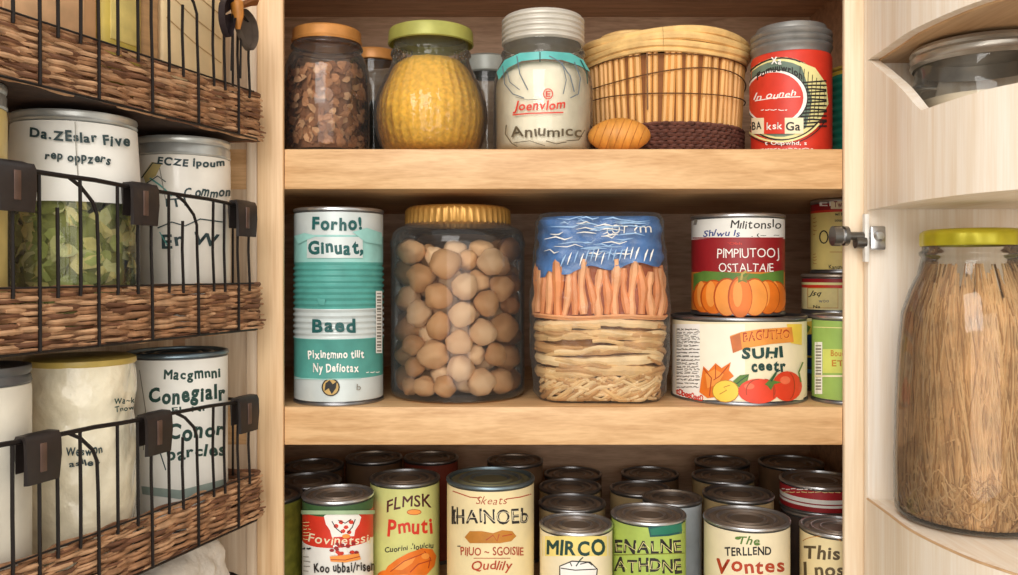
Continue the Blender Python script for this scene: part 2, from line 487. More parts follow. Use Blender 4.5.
# right door (wooden racks with bowed fronts)
bow_c = [(.3505, .833), (.3475, .78), (.3448, .728), (.3535, .669), (.3665, .634), (.392, .590), (.437, .548), (.50, .522), (.565, .515)]
def catmull(P, n=8):
    out = []
    for i in range(len(P) - 1):
        p0 = P[max(i - 1, 0)]; p1 = P[i]; p2 = P[i + 1]; p3 = P[min(i + 2, len(P) - 1)]
        for k in range(n):
            t = k / n
            out.append(tuple(.5 * ((2 * p1[j]) + (-p0[j] + p2[j]) * t + (2 * p0[j] - 5 * p1[j] + 4 * p2[j] - p3[j]) * t * t + (-p0[j] + 3 * p1[j] - 3 * p2[j] + p3[j]) * t ** 3) for j in (0, 1)))
    out.append(P[-1]); return out
bow = catmull(bow_c)
def inner(P, th):
    out = []
    for i, p in enumerate(P):
        a = P[max(i - 1, 0)]; c = P[min(i + 1, len(P) - 1)]
        dx, dy = c[0] - a[0], c[1] - a[1]; L = math.hypot(dx, dy)
        out.append((p[0] - dy / L * th, p[1] + dx / L * th))
    return out
bow_in = inner(bow, .010)
DR0 = Vector((.503, .835)); DRD = Vector((.2727, -.962)).normalized()
b = BM()
q = [DR0, DR0 + DRD * .40, DR0 + DRD * .40 + Vector((.02, .004)), DR0 + Vector((.02, .004))]
prism(b, [tuple(v) for v in q], .93, 1.80)
d_r = cpart('door', b, W_PALE, label='right door swung open with bow-fronted wooden racks')
def rsub(name, bm, m): return obj_sub(name, bm, m, d_r)
def obj_sub(name, bm, m, par):
    bmesh.ops.transform(bm, matrix=cab.matrix_basis.inverted(), verts=bm.verts)
    o = obj(name, bm, m, None, angle=30); o.parent = par; return o
b = BM(); box(b, X(868, .835), .52, .835, .845, .93, 1.80, .001); rsub('end_panel', b, W_PALE)
def bow_sheet(z0, zt):
    """bowed board: z0 bottom, zt(i) top per point"""
    b = BM(); n = len(bow)
    rows = []
    for i in range(n):
        t = zt(i)
        rows.append([b.verts.new((bow[i][0], bow[i][1], z0)), b.verts.new((bow[i][0], bow[i][1], t)), b.verts.new((bow_in[i][0], bow_in[i][1], t)), b.verts.new((bow_in[i][0], bow_in[i][1], z0))])
    for A, B in zip(rows, rows[1:]):
        for k in range(4):
            b.faces.new([A[k], B[k], B[(k + 1) % 4], A[(k + 1) % 4]])
    b.faces.new(rows[0]); b.faces.new(rows[-1])
    return b
ZB = 1.1274
ledge = bow_in[:-4] + [(.56, .56), (.52, .76), (.505, .832), (.357, .834)]
def ledge_board(z0, z1):
    b = BM(); prism(b, ledge, z0, z1); return b
def zmid(i):
    x, y = bow[i]; px = 509 + x / y * F
    if px < 920: 
        t = max(0, (px - 868) / 52.0); return 1.557 - (1.557 - 1.4855) * min(1, t)
    return 1.4855 + .003 * min(1, (px - 920) / 80)
for (z0, zt, zs) in ((.955, lambda i: ZB, ZB - .0008), (1.4105, zmid, 1.4225), (1.557, lambda i: 1.79, 1.566)):
    rsub('rack_front', bow_sheet(z0, zt), W_PALE)
    rsub('rack_ledge', ledge_board(zs - .011, zs), W_TAN if zs > 1.5 else W_PALEX)
b = BM(); tube(b, [(x, y, ZB + .0002) for x, y in inner(bow, .001)], .0013, 6); rsub('ledge_edge', b, W_TAN)
# hinge clip on the right stile
b = BM()
hz = Z(237, .83)
box(b, X(864, .83), X(868.5, .83), .8275, .8345, Z(262, .83), Z(214, .83), .0008, 0)
obj_sub('strike_plate', b, mat('white plastic', (238, 234, 226), .4), d_r)
b = BM()
box(b, X(867.5, .83), X(883, .83), .8225, .8270, hz - .013, hz + .0105, .002, 0)
def rod_x(bm, x0, x1, y, z, r, mi=0, seg=16): tube(bm, [(x0, y, z), (x1, y, z)], r, seg, mi)
rod_x(b, X(847, .83), X(869, .83), .832, hz + .001, .0042, 2)
rod_x(b, X(833, .83), X(841, .83), .832, hz + .001, .0098, 2)
rod_x(b, X(841, .83), X(844, .83), .832, hz + .001, .0075, 0)
rod_x(b, X(844, .83), X(848, .83), .832, hz + .001, .0098, 2)
rod_x(b, X(856, .83), X(866, .83), .832, hz - .005, .0062, 2)
t = BM(); lathe(t, [(0, .0035), (.0035, .0033), (.0048, .0022), (.0056, 0)], 20)
merge(b, t, 0, Matrix.Translation((X(876, .83), .8228, hz + .001)) @ Matrix.Rotation(PI / 2, 4, 'X'))
obj_sub('hinge', b, [TIN_BR, TIN_BR, mat('worn steel', (120, 118, 114), .3, .9)], d_r)

# ------------------------------------------------------------------ jars
def glass_jar(name, label, cx, cy, zb, prof, lid=None, group=None, glass=None, cat='jar', rfun=None, seg=56, lidmat=None, bands=None):
    root = thing(name, label, cat, (cx, cy, zb), facing(cx, cy), group)
    b = BM(); lathe(b, prof, seg, 0, rfun=rfun)
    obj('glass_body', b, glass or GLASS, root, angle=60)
    return root
def grains_lathe(name, label, cat, cx, cy, zb, prof, m, amp=.0015, freq=9, seg=64, sub=True, rfun=None):
    b = BM()
    rn = random.Random(5)
    # resample profile
    P = []
    for (r0, z0), (r1, z1) in zip(prof, prof[1:]):
        n = max(1, int(math.hypot(r1 - r0, z1 - z0) / .006))
        for k in range(n): P.append((r0 + (r1 - r0) * k / n, z0 + (z1 - z0) * k / n))
    P.append(prof[-1])
    lathe(b, P, seg, 0, rfun=rfun)
    for v in b.verts:
        r = math.hypot(v.co.x, v.co.y)
        if r > .004:
            k = 1 + (rn.random() - .5) * 2 * amp / r; v.co.x *= k; v.co.y *= k
        v.co.z += (rn.random() - .5) * amp if v.co.z > .004 else 0
    o = obj(name, b, m, None, loc=(cx, cy, zb), rotz=facing(cx, cy), angle=180)
    tag(o, label, cat, None, 'stuff')
    return o
def ribbed(n, k): return lambda a, z: 1 + k * math.cos(n * a)

# A: flakes jar
dA = .915; cxA = X(327, dA); RA = .0455
hA = Z(23, .885) - Z1
jA = glass_jar('glass_jar', 'clear glass jar of brown flakes under a flat orange-brown lid, first on the top shelf', cxA, dA, Z1,
    [(0, .001), (RA * .8, .001), (RA * .95, .004), (RA, .012), (RA, hA * .60), (RA * .97, hA * .70), (RA * .88, hA * .78), (RA * .80, hA * .82), (RA * .79, hA * .84), (RA * .84, hA * .85), (RA * .84, hA * .865), (RA * .77, hA * .88), (RA * .80, hA * .90), (RA * .76, hA * .95)])
LID_O = mat('orange brown painted lid', (196, 134, 70), .4, .25, .18, 50)
b = BM(); rl = RA * .80
lathe(b, [(0, hA), (rl * .9, hA), (rl * .97, hA - .001), (rl, hA - .003), (rl, hA - .010), (rl * 1.03, hA - .0125), (rl * 1.0, hA - .015), (rl * .96, hA - .014), (rl * .96, hA - .004), (0, hA - .003)], 56); obj('lid', b, LID_O, jA)
def flakes(name, label, cat, cx, cy, zb, R, z0, z1, n, mats, size, core, seed, thick=.0008):
    rn = random.Random(seed); b = BM()
    lathe(b, [(0, z0), (R * .78, z0), (R * .80, (z0 + z1) / 2), (R * .78, z1 - size * 1.2), (0, z1 - size * .8)], 32, len(mats) - 1)
    for k in range(n):
        a = rn.uniform(0, 2 * PI); top = rn.random() < .15
        r = R * (math.sqrt(rn.random()) * .9 if top else rn.uniform(.80, .93)); z = z1 - size * .8 + rn.uniform(-.6, .5) * size if top else rn.uniform(z0 + size * .6, z1 - size * .3)
        M = Matrix.Translation((r * math.sin(a), -r * math.cos(a), z)) @ Matrix.Rotation(a, 4, 'Z') @ Matrix.Rotation(rn.uniform(-.75, .75), 4, 'X') @ Matrix.Rotation(rn.uniform(-.7, .7), 4, 'Z') @ Matrix.Rotation(rn.uniform(0, 2 * PI), 4, 'Y')
        sx, sz = size * rn.uniform(.6, 1.2), size * rn.uniform(.45, .9); cu = rn.uniform(-.3, .5) * size
        vs = []
        for i in range(7):
            t = 2 * PI * i / 7; kk = rn.uniform(.75, 1.1)
            vs.append(b.verts.new(M @ Vector((sx * kk * math.cos(t), cu * math.cos(2 * t) * .4, sz * kk * math.sin(t)))))
        c = b.verts.new(M @ Vector((0, -cu * .5, 0)))
        m = rn.randrange(len(mats) - 1)
        for i in range(7): b.faces.new([c, vs[i], vs[(i + 1) % 7]]).material_index = m
    for v in b.verts:
        r = math.hypot(v.co.x, v.co.y)
        if r > R * .95: v.co.x *= R * .95 / r; v.co.y *= R * .95 / r
        if v.co.z > z1 * .86 and r > R * .88: v.co.x *= R * .88 / r; v.co.y *= R * .88 / r
        v.co.z = max(v.co.z, z0)

    o = obj(name, b, mats, None, loc=(cx, cy, zb), rotz=facing(cx, cy), smooth=False)
    return tag(o, label, cat, None, 'stuff')
FL = [mat('flake brown', (178, 124, 84), .7, 0, .25, 150), mat('flake tan', (208, 160, 118), .7, 0, .2, 150), mat('flake dark', (140, 92, 60), .7, 0, .25, 150), mat('flake core', (136, 90, 60), .8)]
flakes('bran_flakes', 'loose brown bran flakes filling the orange-lidded jar on the top shelf', 'flakes', cxA, dA, Z1, RA, .0065, hA * .70, 620, FL, .0075, None, 4)

# B: small jar behind
dB = 1.03; cxB = X(374, dB); RB = .034; hB = Z(46, 1.0) - Z1
jB = glass_jar('glass_jar', 'small dim glass jar with an orange lid, half hidden behind the flakes jar', cxB, dB, Z1,
    [(0, .001), (RB * .95, .001), (RB, .006), (RB, hB * .68), (RB * .86, hB * .78), (RB * .84, hB * .9)], glass=GLASS_DK)
b = BM(); rl = RB * .84
lathe(b, [(0, hB), (rl * .96, hB), (rl, hB - .002), (rl, hB - .012), (rl * .97, hB - .013), (rl * .95, hB - .003), (0, hB - .003)], 40); obj('lid', b, LID_O, jB)
grains_lathe('dark_spice', 'dark spice filling the small jar behind the flakes jar', 'spice', cxB, dB, Z1, [(0, .003), (RB * .92, .003), (RB * .93, hB * .55), (0, hB * .58)], mat('dark spice', (92, 84, 76), .8, 0, .3, 200))

# C: yellow jar
dC = .918; cxC = X(431, dC); k = dC / F
hC = Z(22, .885) - Z1
def rC(px): return px * k
profC = [(0, .001), (rC(38), .001), (rC(44), .003), (rC(50), .012), (rC(54.5), .026), (rC(56.5), .042), (rC(55.5), .056), (rC(51), .072), (rC(45), .086), (rC(40.5), .096), (rC(38.5), .103), (rC(38), .108), (rC(40), .110), (rC(39.5), .113), (rC(37), .115), (rC(37), .124)]
jC = glass_jar('glass_jar', 'pear-shaped ribbed glass jar of yellow meal under a wide yellow-green lid', cxC, dC, Z1, profC, glass=GLASS_RIB, rfun=ribbed(36, .008), seg=144)
b = BM(); rl = rC(42)
lathe(b, [(0, hC), (rl * .92, hC), (rl * .98, hC - .0012), (rl, hC - .004), (rl * 1.01, hC - .013), (rl * 1.02, hC - .0155), (rl * .985, hC - .0165), (rl * .97, hC - .006), (0, hC - .004)], 64); obj('lid', b, mat('yellow green painted lid', (168, 166, 84), .38, .2, .15, 40), jC)
grains_lathe('yellow_meal', 'coarse yellow meal heaped inside the pear-shaped jar', 'meal', cxC, dC, Z1,
    [(0, .003), (rC(42), .003), (rC(48), .012), (rC(52), .026), (rC(53.8), .042), (rC(52.5), .056), (rC(48), .072), (rC(42), .086), (rC(36), .097), (rC(28), .104), (rC(12), .108), (0, .109)], mat('yellow meal', (232, 182, 62), .75, 0, .2, 240, .15), amp=.0011, seg=80)

# hidden grey container behind C and D
dG = 1.06; cxG = X(487, dG); RG = .030; hG = Z(52, 1.03) - Z1
jG = glass_jar('glass_jar', 'clear glass jar with a grey clip lid peeking out behind the yellow meal jar', cxG, dG, Z1,
    [(0, .001), (RG, .001), (RG, hG * .72), (RG * .9, hG * .8), (RG * .9, hG * .88)], glass=GLASS_DK)
b = BM(); lathe(b, [(0, hG), (RG * .9, hG), (RG * 1.03, hG - .003), (RG * 1.03, hG - .020), (RG * .95, hG - .022), (RG * .93, hG - .004), (0, hG - .004)], 40); obj('lid', b, mat('grey lid', (168, 172, 164), .4, .1), jG)
b = BM(); tube(b, [(-RG * 1.08, -.01, hG - .012), (-RG * 1.2, -.012, hG - .030), (-RG * 1.08, -.012, hG - .045)], .0012, 6); obj('clip', b, TIN, jG)

# D: mason jar with cream flour and lettering
dD = .912; cxD = X(543, dD); k = dD / F
RD = 49 * k; hD = Z(9, .88) - Z1
jD = glass_jar('glass_jar', 'square-shouldered glass jar of white flour with a ribbed white screw lid and red lettering', cxD, dD, Z1,
    [(0, .001), (RD * .85, .001), (RD * .97, .004), (RD, .012), (RD, .070), (RD * .985, .082), (RD * .92, .094), (RD * .84, .101), (RD * .82, .106), (RD * .85, .108), (RD * .85, .111), (RD * .80, .113), (RD * .80, .120)], rfun=lambda a, z: 1 + .012 * math.cos(4 * a) )
b = BM(); rl = RD * .82; pr = [(0, hD), (rl * .9, hD), (rl * .97, hD - .0015)]
zz = hD - .003
for i in range(5): pr += [(rl * .985, zz), (rl * 1.028, zz - .0015), (rl * 1.028, zz - .0035), (rl * .985, zz - .005)]; zz -= .0056
pr += [(rl * .96, zz), (rl * .95, hD - .004), (0, hD - .004)]
lathe(b, pr, 64); obj('lid', b, mat('white zinc lid', (204, 198, 186), .45, .2, .1, 40), jD)
b = BM(); mats = []
A = Art(cyl_map(cxD, dD, Z1, RD + .0006), step=3)
BLUEG = mat('slate ink', (96, 110, 122), .6); TQ = mat('turquoise glaze', (92, 184, 178), .4, 0, .15, 50); INKBR = mat('olive brown ink', (92, 78, 54), .6)
A.poly([(497, 72), (505, 60), (520, 53), (545, 51), (570, 53), (583, 60), (590, 72), (580, 66), (562, 60), (543, 59), (522, 61), (508, 68), (499, 80)], TQ)
A.line([(503, 66), (505, 84), (513, 94), (524, 98)], .9, BLUEG); A.line([(517, 56), (520, 74), (528, 90)], 1, BLUEG); A.line([(540, 52), (540, 62)], 1.1, INKG)
A.line([(549, 56), (560, 62), (570, 76), (574, 92)], 1.1, BLUEG); A.line([(562, 62), (566, 80), (563, 94)], .8, BLUEG); A.line([(574, 62), (580, 78), (578, 94), (570, 98)], 1, BLUEG)
A.line([(507, 70), (510, 82), (520, 90)], .7, BLUEG); A.line([(580, 60), (586, 72), (587, 84)], 1.2, TEALDK); A.line([(516, 97), (528, 100), (541, 99)], .7, INKGREY)
A.arc(548, 94, 4.5, 5, 0, 2 * PI, 1, RED); A.text('E', 548, 94, 6, 4.5, RED, .02)
A.text('Joenvlom', 540, 105, 9.5, 50, RED, .02, slant=.2, jit=.08, tilt=-.02); A.line([(513, 115), (530, 113.5), (563, 112.5)], 1.3, RED)
A.text('Anıumıcc', 546, 131, 10.5, 70, INKBR, .015, jit=.1)
A.line([(507, 125), (506, 134), (512, 143), (518, 147)], 1, INKBR); A.line([(546, 141), (556, 144), (566, 142)], 1, INKBR); A.line([(514, 143), (530, 141), (545, 146)], .8, INKBR)
A.line([(566, 141), (578, 140), (584, 130)], .9, INKBR)
A.into(b, mats); obj('lettering', b, mats, jD)
grains_lathe('white_flour', 'white flour filling the jar with the ribbed white lid', 'flour', cxD, dD, Z1, [(0, .003), (RD * .9, .003), (RD * .955, .012), (RD * .955, .072), (RD * .92, .083), (RD * .83, .092), (RD * .5, .097), (0, .098)], mat('cream white flour', (244, 234, 212), .85, 0, .05, 90), amp=.0006)

# E: cane basket
dE = .992; cxE = X(668, dE - .03); k = (dE - .03) / F
bk = thing('cane_basket', 'round lidded cane basket with a dark brown woven base on the top shelf', 'basket', (cxE, dE, Z1), facing(cxE, dE))
RE = .0925
CANE = mat('golden cane', (228, 172, 100), .5, 0, .2, 70, stretch=(1, 1, .12)); CANE2 = mat('light cane coil', (240, 196, 128), .5, 0, .2, 60, .1); CANE_D = mat('cane gaps', (140, 88, 44), .8)
DKW = mat('dark woven base', (100, 60, 48), .7, 0, .35, 160)
hE = Z(52, dE - RE) - Z1
b = BM(); rn = random.Random(2)
lathe(b, [(0, .002), (RE * .90, .002), (RE * .90, .038), (RE * .95, hE), (0, hE)], 64, 1)
n = 64
for i in range(n):
    a = 2 * PI * (i + rn.uniform(-.12, .12)) / n; da = rn.uniform(-.02, .02)
    r0, r1 = RE * .915, RE * .965
    tube(b, [(r0 * math.sin(a), -r0 * math.cos(a), .034), ((r0 + r1) / 2 * math.sin(a + da), -(r0 + r1) / 2 * math.cos(a + da), .07), (r1 * math.sin(a + da * 2), -r1 * math.cos(a + da * 2), hE + .004)], RE * .0385 * rn.uniform(.8, 1.08), 7, 0)
obj('cane_wall', b, [CANE, CANE_D], bk)
b = BM()
nr = 9
for row in range(nr):
    z = .003 + row * .0040; pts = []; ns = 180
    for i in range(ns):
        a = 2 * PI * i / ns; rr = RE * (.955 + .0012 * row) + .0016 * math.sin(30 * 2 * PI * i / ns * 1.0 * 2 + row * PI) + rn.uniform(-.0004, .0004)
        pts.append((rr * math.sin(a), -rr * math.cos(a), z + rn.uniform(-.0005, .0005)))
    tube(b, pts + [pts[0]], .0021, 5, 0, False)
lathe(b, [(RE * .93, .0005), (RE * .945, .036)], 64)
obj('woven_base', b, DKW, bk)
b = BM()
for z, rr, th in ((hE + .002, 1.00, .0030), (hE + .0078, 1.025, .0040), (hE + .0150, 1.03, .0046), (hE + .0225, 1.0, .0048)):
    pts = []; ph = rn.uniform(0, 6)
    for i in range(73):
        a = 2 * PI * i / 72; q = RE * rr + .0012 * math.sin(5 * a + ph)
        pts.append((q * math.sin(a), -q * math.cos(a), z + .0018 * math.sin(3 * a + ph)))
    tube(b, pts, th, 8, 0, False)
obj('coiled_rim', b, CANE2, bk)
b = BM(); lathe(b, [(0, hE + .0285), (RE * .5, hE + .0285), (RE * .80, hE + .027), (RE * .93, hE + .0215), (RE * .97, hE + .016), (RE * .9, hE + .014), (0, hE + .014)], 64)
t = BM(); lathe(t, [(0, .007), (RE * .30, .0068), (RE * .37, .004), (RE * .38, -.003), (0, -.003)], 40)
merge(b, t, 0, Matrix.Translation((-RE * .40, -RE * .35, hE + .0285)))
obj('lid', b, CANE2, bk)
b = BM()
for zf, wob in ((.45, .002), (.97, .0008), (.72, .006)):
    pts = []
    for i in range(73):
        a = 2 * PI * i / 72; q = RE * (.99 + .02 * zf)
        pts.append((q * math.sin(a), -q * math.cos(a), .034 + (hE - .034) * zf + wob * math.sin(2 * a + zf * 9)))
    tube(b, pts, .0007, 5, 0, False)
a = -.18
tube(b, [(RE * 1.0 * math.sin(a), -RE * 1.0 * math.cos(a), .05), (RE * 1.02 * math.sin(a), -RE * 1.02 * math.cos(a), hE)], .0009, 5)
obj('binding_wire', b, mat('brown binding wire', (110, 74, 44), .5, .3), bk)

# wooden round in front of basket
dW = .884; cxW = X(619, dW)
b = BM(); t = bmesh.new(); bmesh.ops.create_uvsphere(t, u_segments=40, v_segments=24, radius=1)
for v in t.verts:
    q = v.co.copy(); g = 1 + .006 * math.sin(9 * q.x + 3 * q.z) 
    v.co = Vector((q.x * .0325 * g, q.y * .0195, .0185 + q.z * (.0185 if q.z > 0 else .0180) * (1 - .10 * q.x * q.x)))
merge(b, t)
for k in range(7):
    x = -.024 + k * .008; pts = []
    for i in range(9):
        tt = -1 + 2 * i / 8; zz = .0185 + .0165 * tt * .95
        xx = x + .006 * tt
        e = 1 - (xx / .0325) ** 2 - ((zz - .0185) / .0185) ** 2
        if e > 0.02: pts.append((xx, -.0195 * math.sqrt(e) - .0001, zz))
    if len(pts) > 2: tube(b, pts, .0004, 4, 1)
o = obj('bread_roll', b, [mat('golden crust', (212, 142, 58), .5, 0, .25, 50, stretch=(3, 1, .6)), mat('crust crease', (184, 114, 44), .6)], None, loc=(cxW, dW, Z1), rotz=facing(cxW, dW))
tag(o, 'rounded golden brown roll with creased crust lying before the cane basket', 'bread')

# F: red tin with grey screw lid
dF = .912; cxF = X(791, dF); k = dF / F; RF = 38.8 * k; hF = Z(25, .90) - Z1
def artF(A):
    A.ell(782, 99, 44, 42, PALEY, n=30); A.ell(780, 99, 40, 38, mat('grey green label', (110, 130, 112), .5, 0, .2, 60), n=30)
    A.arc(782, 99, 43, 41, 0, 2 * PI, 1.6, INK, 40)
    A.poly([(800, 62), (815, 68), (826, 84), (828, 104), (820, 120), (806, 128), (812, 100)], PALEY)
    for i in range(14): 
        y = 82 + i * 3.4; A.line([(800, y + 1), (812, y), (826, y + (i % 3) - 1)], 1.6, INK)
    for i in range(6): A.line([(800 + i * 4, 66 + i * 3), (797 + i * 4, 128 - i * 2)], .6, INK)
    A.ell(776, 98, 31, 28, WHT, n=30); A.ell(775, 98, 28, 25.5, RED, n=30)
    A.arc(776, 98, 31, 28, 0, 2 * PI, .9, INK, 40)
    A.text('Fomuuwrlon', 780, 77, 7, 44, INK, .03, arch=9, jit=.08)
    A.text('In ouneh', 776, 95, 6.5, 40, WHT, .01, slant=.3, jit=.12, tilt=-.1); A.line([(756, 101), (775, 98), (800, 97)], .9, WHT)
    A.scribble(762, 110, 790, 1, 4, WHT, .7)
    A.rect(753, 118, 803, 134, CREAM2); A.rect(765, 118, 785, 134, RED); A.text('ksk', 775, 126, 7, 15, WHT, .02); A.text('BA', 758, 126, 8, 9, INK, .02); A.text('Ga', 793, 126, 8, 14, INK, .02)
    A.arc(780, 100, 46, 42, .6, PI - .5, 2.0, PALEY); A.arc(781, 101, 48, 44, .5, PI - .5, .9, INK)
    A.text('t Oupwhd, s', 786, 143, 4, 40, WHT, .01); A.scribble(762, 149, 812, 1, 4, WHT, .7); A.text('Xa', 777, 61, 7, 10, WHT, .03)
b = BM()
rt = thing('screw_top_tin', 'red tin with a grey threaded lid and round black and yellow emblem', 'tin', (cxF, dF, Z1), facing(cxF, dF))
hl = Z(53, .875) - Z1
lathe(b, [(0, .001), (RF - .003, .001), (RF, .002), (RF, hl), (RF * .97, hl + .003), (0, hl + .003)], 56); obj('can_body', b, RED, rt)
b = BM(); mats = []; A = Art(cyl_map(cxF, dF, Z1, RF), step=3); artF(A); A.into(b, mats); obj('label', b, mats, rt)
b = BM(); pr = [(0, hF), (RF * .70, hF), (RF * .86, hF - .002), (RF * .90, hF - .006), (RF * .90, hF - .0075)]
zz = hF - .009
for i in range(3): pr += [(RF * 1.0, zz), (RF * 1.02, zz - .002), (RF * 1.0, zz - .0045), (RF * .965, zz - .006)]; zz -= .0068
pr += [(RF * .95, hl + .0035), (0, hl + .0035)]
lathe(b, pr, 56); obj('lid', b, mat('dull grey metal lid', (142, 140, 136), .45, .55, .2, 50), rt)

# teal tin at right end of top shelf
dT = .955; RT = .040; cxT = X(830, dT) + RT * 1.02
can('ribbed teal tin with a yellow rim cut off by the right stile, top shelf', cxT, dT, Z1, RT, Z(64, .93) - Z1, [(0, .96, mat('sea green tin', (34, 142, 118), .45, .1, .15, 60)), (.96, 1, YELLOW)], None, ribs=(.012, .098, 10), rimmat=mat('yellow rim', (214, 190, 90), .4, .3))

# ------------------------------------------------------------------ middle shelf
# teal can
dt = .9; cx = X(339, dt); R = 43.5 * dt / F; zb = Z2; h = Z(207, .86) - Z2
def art_teal(A):
    A.text('Forho!', 337, 223, 12.5, 48, TEALDK, .04, jit=.1)
    A.rect(308, 237, 362, 258, TINWHITE)
    A.text('Ginuat,', 336, 247, 12.5, 54, TEALDK, .045, jit=.1)
    A.text('Baed', 334, 325, 13, 42, TEALDK, .035, jit=.06)
    A.text('Pixintmıno tilit', 336, 354, 7.5, 54, WHT, .03, jit=.1)
    A.text('Ny Defiotax', 336, 367.5, 8, 44, WHT, .03, jit=.1)
    A.ell(331, 387, 8.8, 9, mat('gold seal', (196, 160, 92), .5, 0, .15, 60)); A.arc(331, 387, 8.2, 8.4, 0, 2 * PI, 1.2, INK)
    A.poly([(326, 383), (330, 380), (333, 384), (337, 381), (336, 388), (332, 394), (329, 388), (325, 391)], INK)
    A.text('b', 358, 387, 6, 4, INKGREY, 0)
    A.rect(374.5, 291, 380.5, 353, WHT)
    l = A.layer()
    for i in range(20): A.rect(375.4, 293 + i * 3, 379.6, 294.1 + i * 3 + (i % 3) * .5, INKGREY, l)
    A.scribble(365, 372, 378, 1, 3, WHT, .8); A.line([(296, 378), (325, 379), (360, 378)], 1.0, TEAL2)
    A.poly([(318, 298), (326, 299), (325, 305), (319, 304)], TEAL)
    A.poly([(296, 236), (306, 233), (318, 236), (308, 240), (300, 244)], TEAL2); A.poly([(352, 232), (366, 228), (380, 233), (380, 245), (364, 242)], TEAL2)
def fr(y0, y1):  # label fractions from photo rows on the front
    f = lambda y: (Z(y, .857) - Z2 - .0045) / (h - .0098)
    return max(0, f(y1)), min(1, f(y0))
bands = [(*fr(207, 235), TINWHITE), (*fr(235, 262), TEAL2), (*fr(262, 309), TEAL), (*fr(309, 339), TINWHITE), (*fr(339, 379), TEAL), (*fr(379, 405), TINWHITE)]
can('tall pale grey and teal ribbed can with dark teal lettering, leftmost on the middle shelf', cx, dt, zb, R, h, bands, art_teal, ribs=(Z(341, .857) - Z2, Z(264, .857) - Z2, 13), base=.0014)

# chickpea jar
dj = .936; cxj = X(458, dj); Rj = 66.5 * dj / F
hb = Z(226, .90) - Z2; ht = Z(204, .885) - Z2
gj = glass_jar('glass_jar', 'wide clear glass jar of chickpeas with a ribbed gold screw lid', cxj, dj, Z2,
    [(0, .001), (Rj * .93, .001), (Rj * .985, .004), (Rj, .010), (Rj, hb - .024), (Rj * 1.012, hb - .020), (Rj * 1.012, hb - .016), (Rj * .99, hb - .012), (Rj * .97, hb - .006), (Rj * .90, hb - .001), (Rj * .80, hb + .001), (Rj * .77, hb + .006)], seg=72)
GOLD = mat('gold screw lid', (196, 148, 76), .38, .5, .15, 40)
b = BM(); rl = 52 * dj / F
lathe(b, [(0, ht), (rl * .92, ht), (rl * .98, ht - .002), (rl, ht - .005), (rl, hb + .0035), (rl * .97, hb + .0015), (rl * .95, hb + .003), (rl * .95, ht - .003), (0, ht - .003)], 192, 0, rfun=lambda a, z: 1 + (.014 * math.cos(48 * a) if z < ht - .004 and z > hb + .002 else 0))
obj('lid', b, GOLD, gj)
# chickpeas: settle spheres inside the jar
rs = np.random.RandomState(11)
Nn = 158
rad = rs.uniform(.0115, .0180, Nn) * .95
P = np.zeros((Nn, 3)); aa = rs.uniform(0, 2 * PI, Nn); rr = np.sqrt(rs.uniform(0, 1, Nn)) * (Rj - .018)
P[:, 0] = rr * np.sin(aa); P[:, 1] = rr * np.cos(aa); P[:, 2] = np.linspace(.02, .36, Nn)
Rin = Rj * .968
for it in range(420):
    P[:, 2] -= .0011 if it < 330 else .0002
    for sub in range(2):
        D = P[:, None, :] - P[None, :, :]
        dist = np.sqrt((D ** 2).sum(-1)) + 1e-9
        ov = rad[:, None] + rad[None, :] - dist; np.fill_diagonal(ov, 0); ov = np.clip(ov, 0, None)
        P += (D / dist[..., None] * ov[..., None] * .42).sum(1)
        q = np.sqrt(P[:, 0] ** 2 + P[:, 1] ** 2); lim = Rin - rad; k = np.where(q > lim, lim / (q + 1e-9), 1)
        P[:, 0] *= k; P[:, 1] *= k
        P[:, 2] = np.maximum(P[:, 2], .0035 + rad)
PEA = [mat('chickpea tan', (224, 178, 130), .5, 0, .16, 120, .3), mat('chickpea light', (234, 194, 150), .5, 0, .14, 120, .25), mat('chickpea brown', (206, 156, 106), .5, 0, .16, 120, .25)]
pea_me = []
for q in range(6):
    rn = random.Random(q); b = bmesh.new(); bmesh.ops.create_icosphere(b, subdivisions=3, radius=1)
    ax = Vector((rn.uniform(-1, 1), -1, rn.uniform(-1, 1))).normalized()
    for v in b.verts:
        c = v.co.copy(); d = c.normalized()
        s = 1 + .09 * math.sin(4 * d.x + q) * math.cos(3 * d.z + q) + .05 * math.sin(7 * d.y + 2 * q + 4 * d.x)
        cr = abs(d.dot(Vector((ax.z, 0, -ax.x)).normalized()))
        if d.dot(ax) > .3 and cr < .16: s -= .09 * (1 - cr / .16)
        k = d.dot(Vector((0, 0, 1)))
        if k > .8: s += .16 * (k - .8) / .2
        v.co = d * s; v.co.x *= .96; v.co.y *= .93
    me = bpy.data.meshes.new('chickpea'); b.to_mesh(me); b.free(); me.materials.append(PEA[q % 3])
    me.polygons.foreach_set('use_smooth', [True] * len(me.polygons)); pea_me.append(me)
th = facing(cxj, dj)
ztop = Z(238, .87) - Z2
for i in range(Nn):
    x, y, z = P[i]
    if y > .022 and z < ztop - .03: continue
    if z + rad[i] > hb - .010 or y > .05: continue
    o = bpy.data.objects.new('chickpea', pea_me[rs.randint(6)]); COL.objects.link(o)
    s = rad[i] * .955; o.scale = (s, s, s); o.rotation_euler = (rs.uniform(-2, 2), rs.uniform(-2, 2), rs.uniform(-2, 2))
    o.location = (cxj + x * math.cos(th) - y * math.sin(th), dj + x * math.sin(th) + y * math.cos(th), Z2 + z)
    tag(o, 'tan dried chickpea inside the gold-lidded jar', 'chickpea', 'chickpeas in the gold-lidded jar')

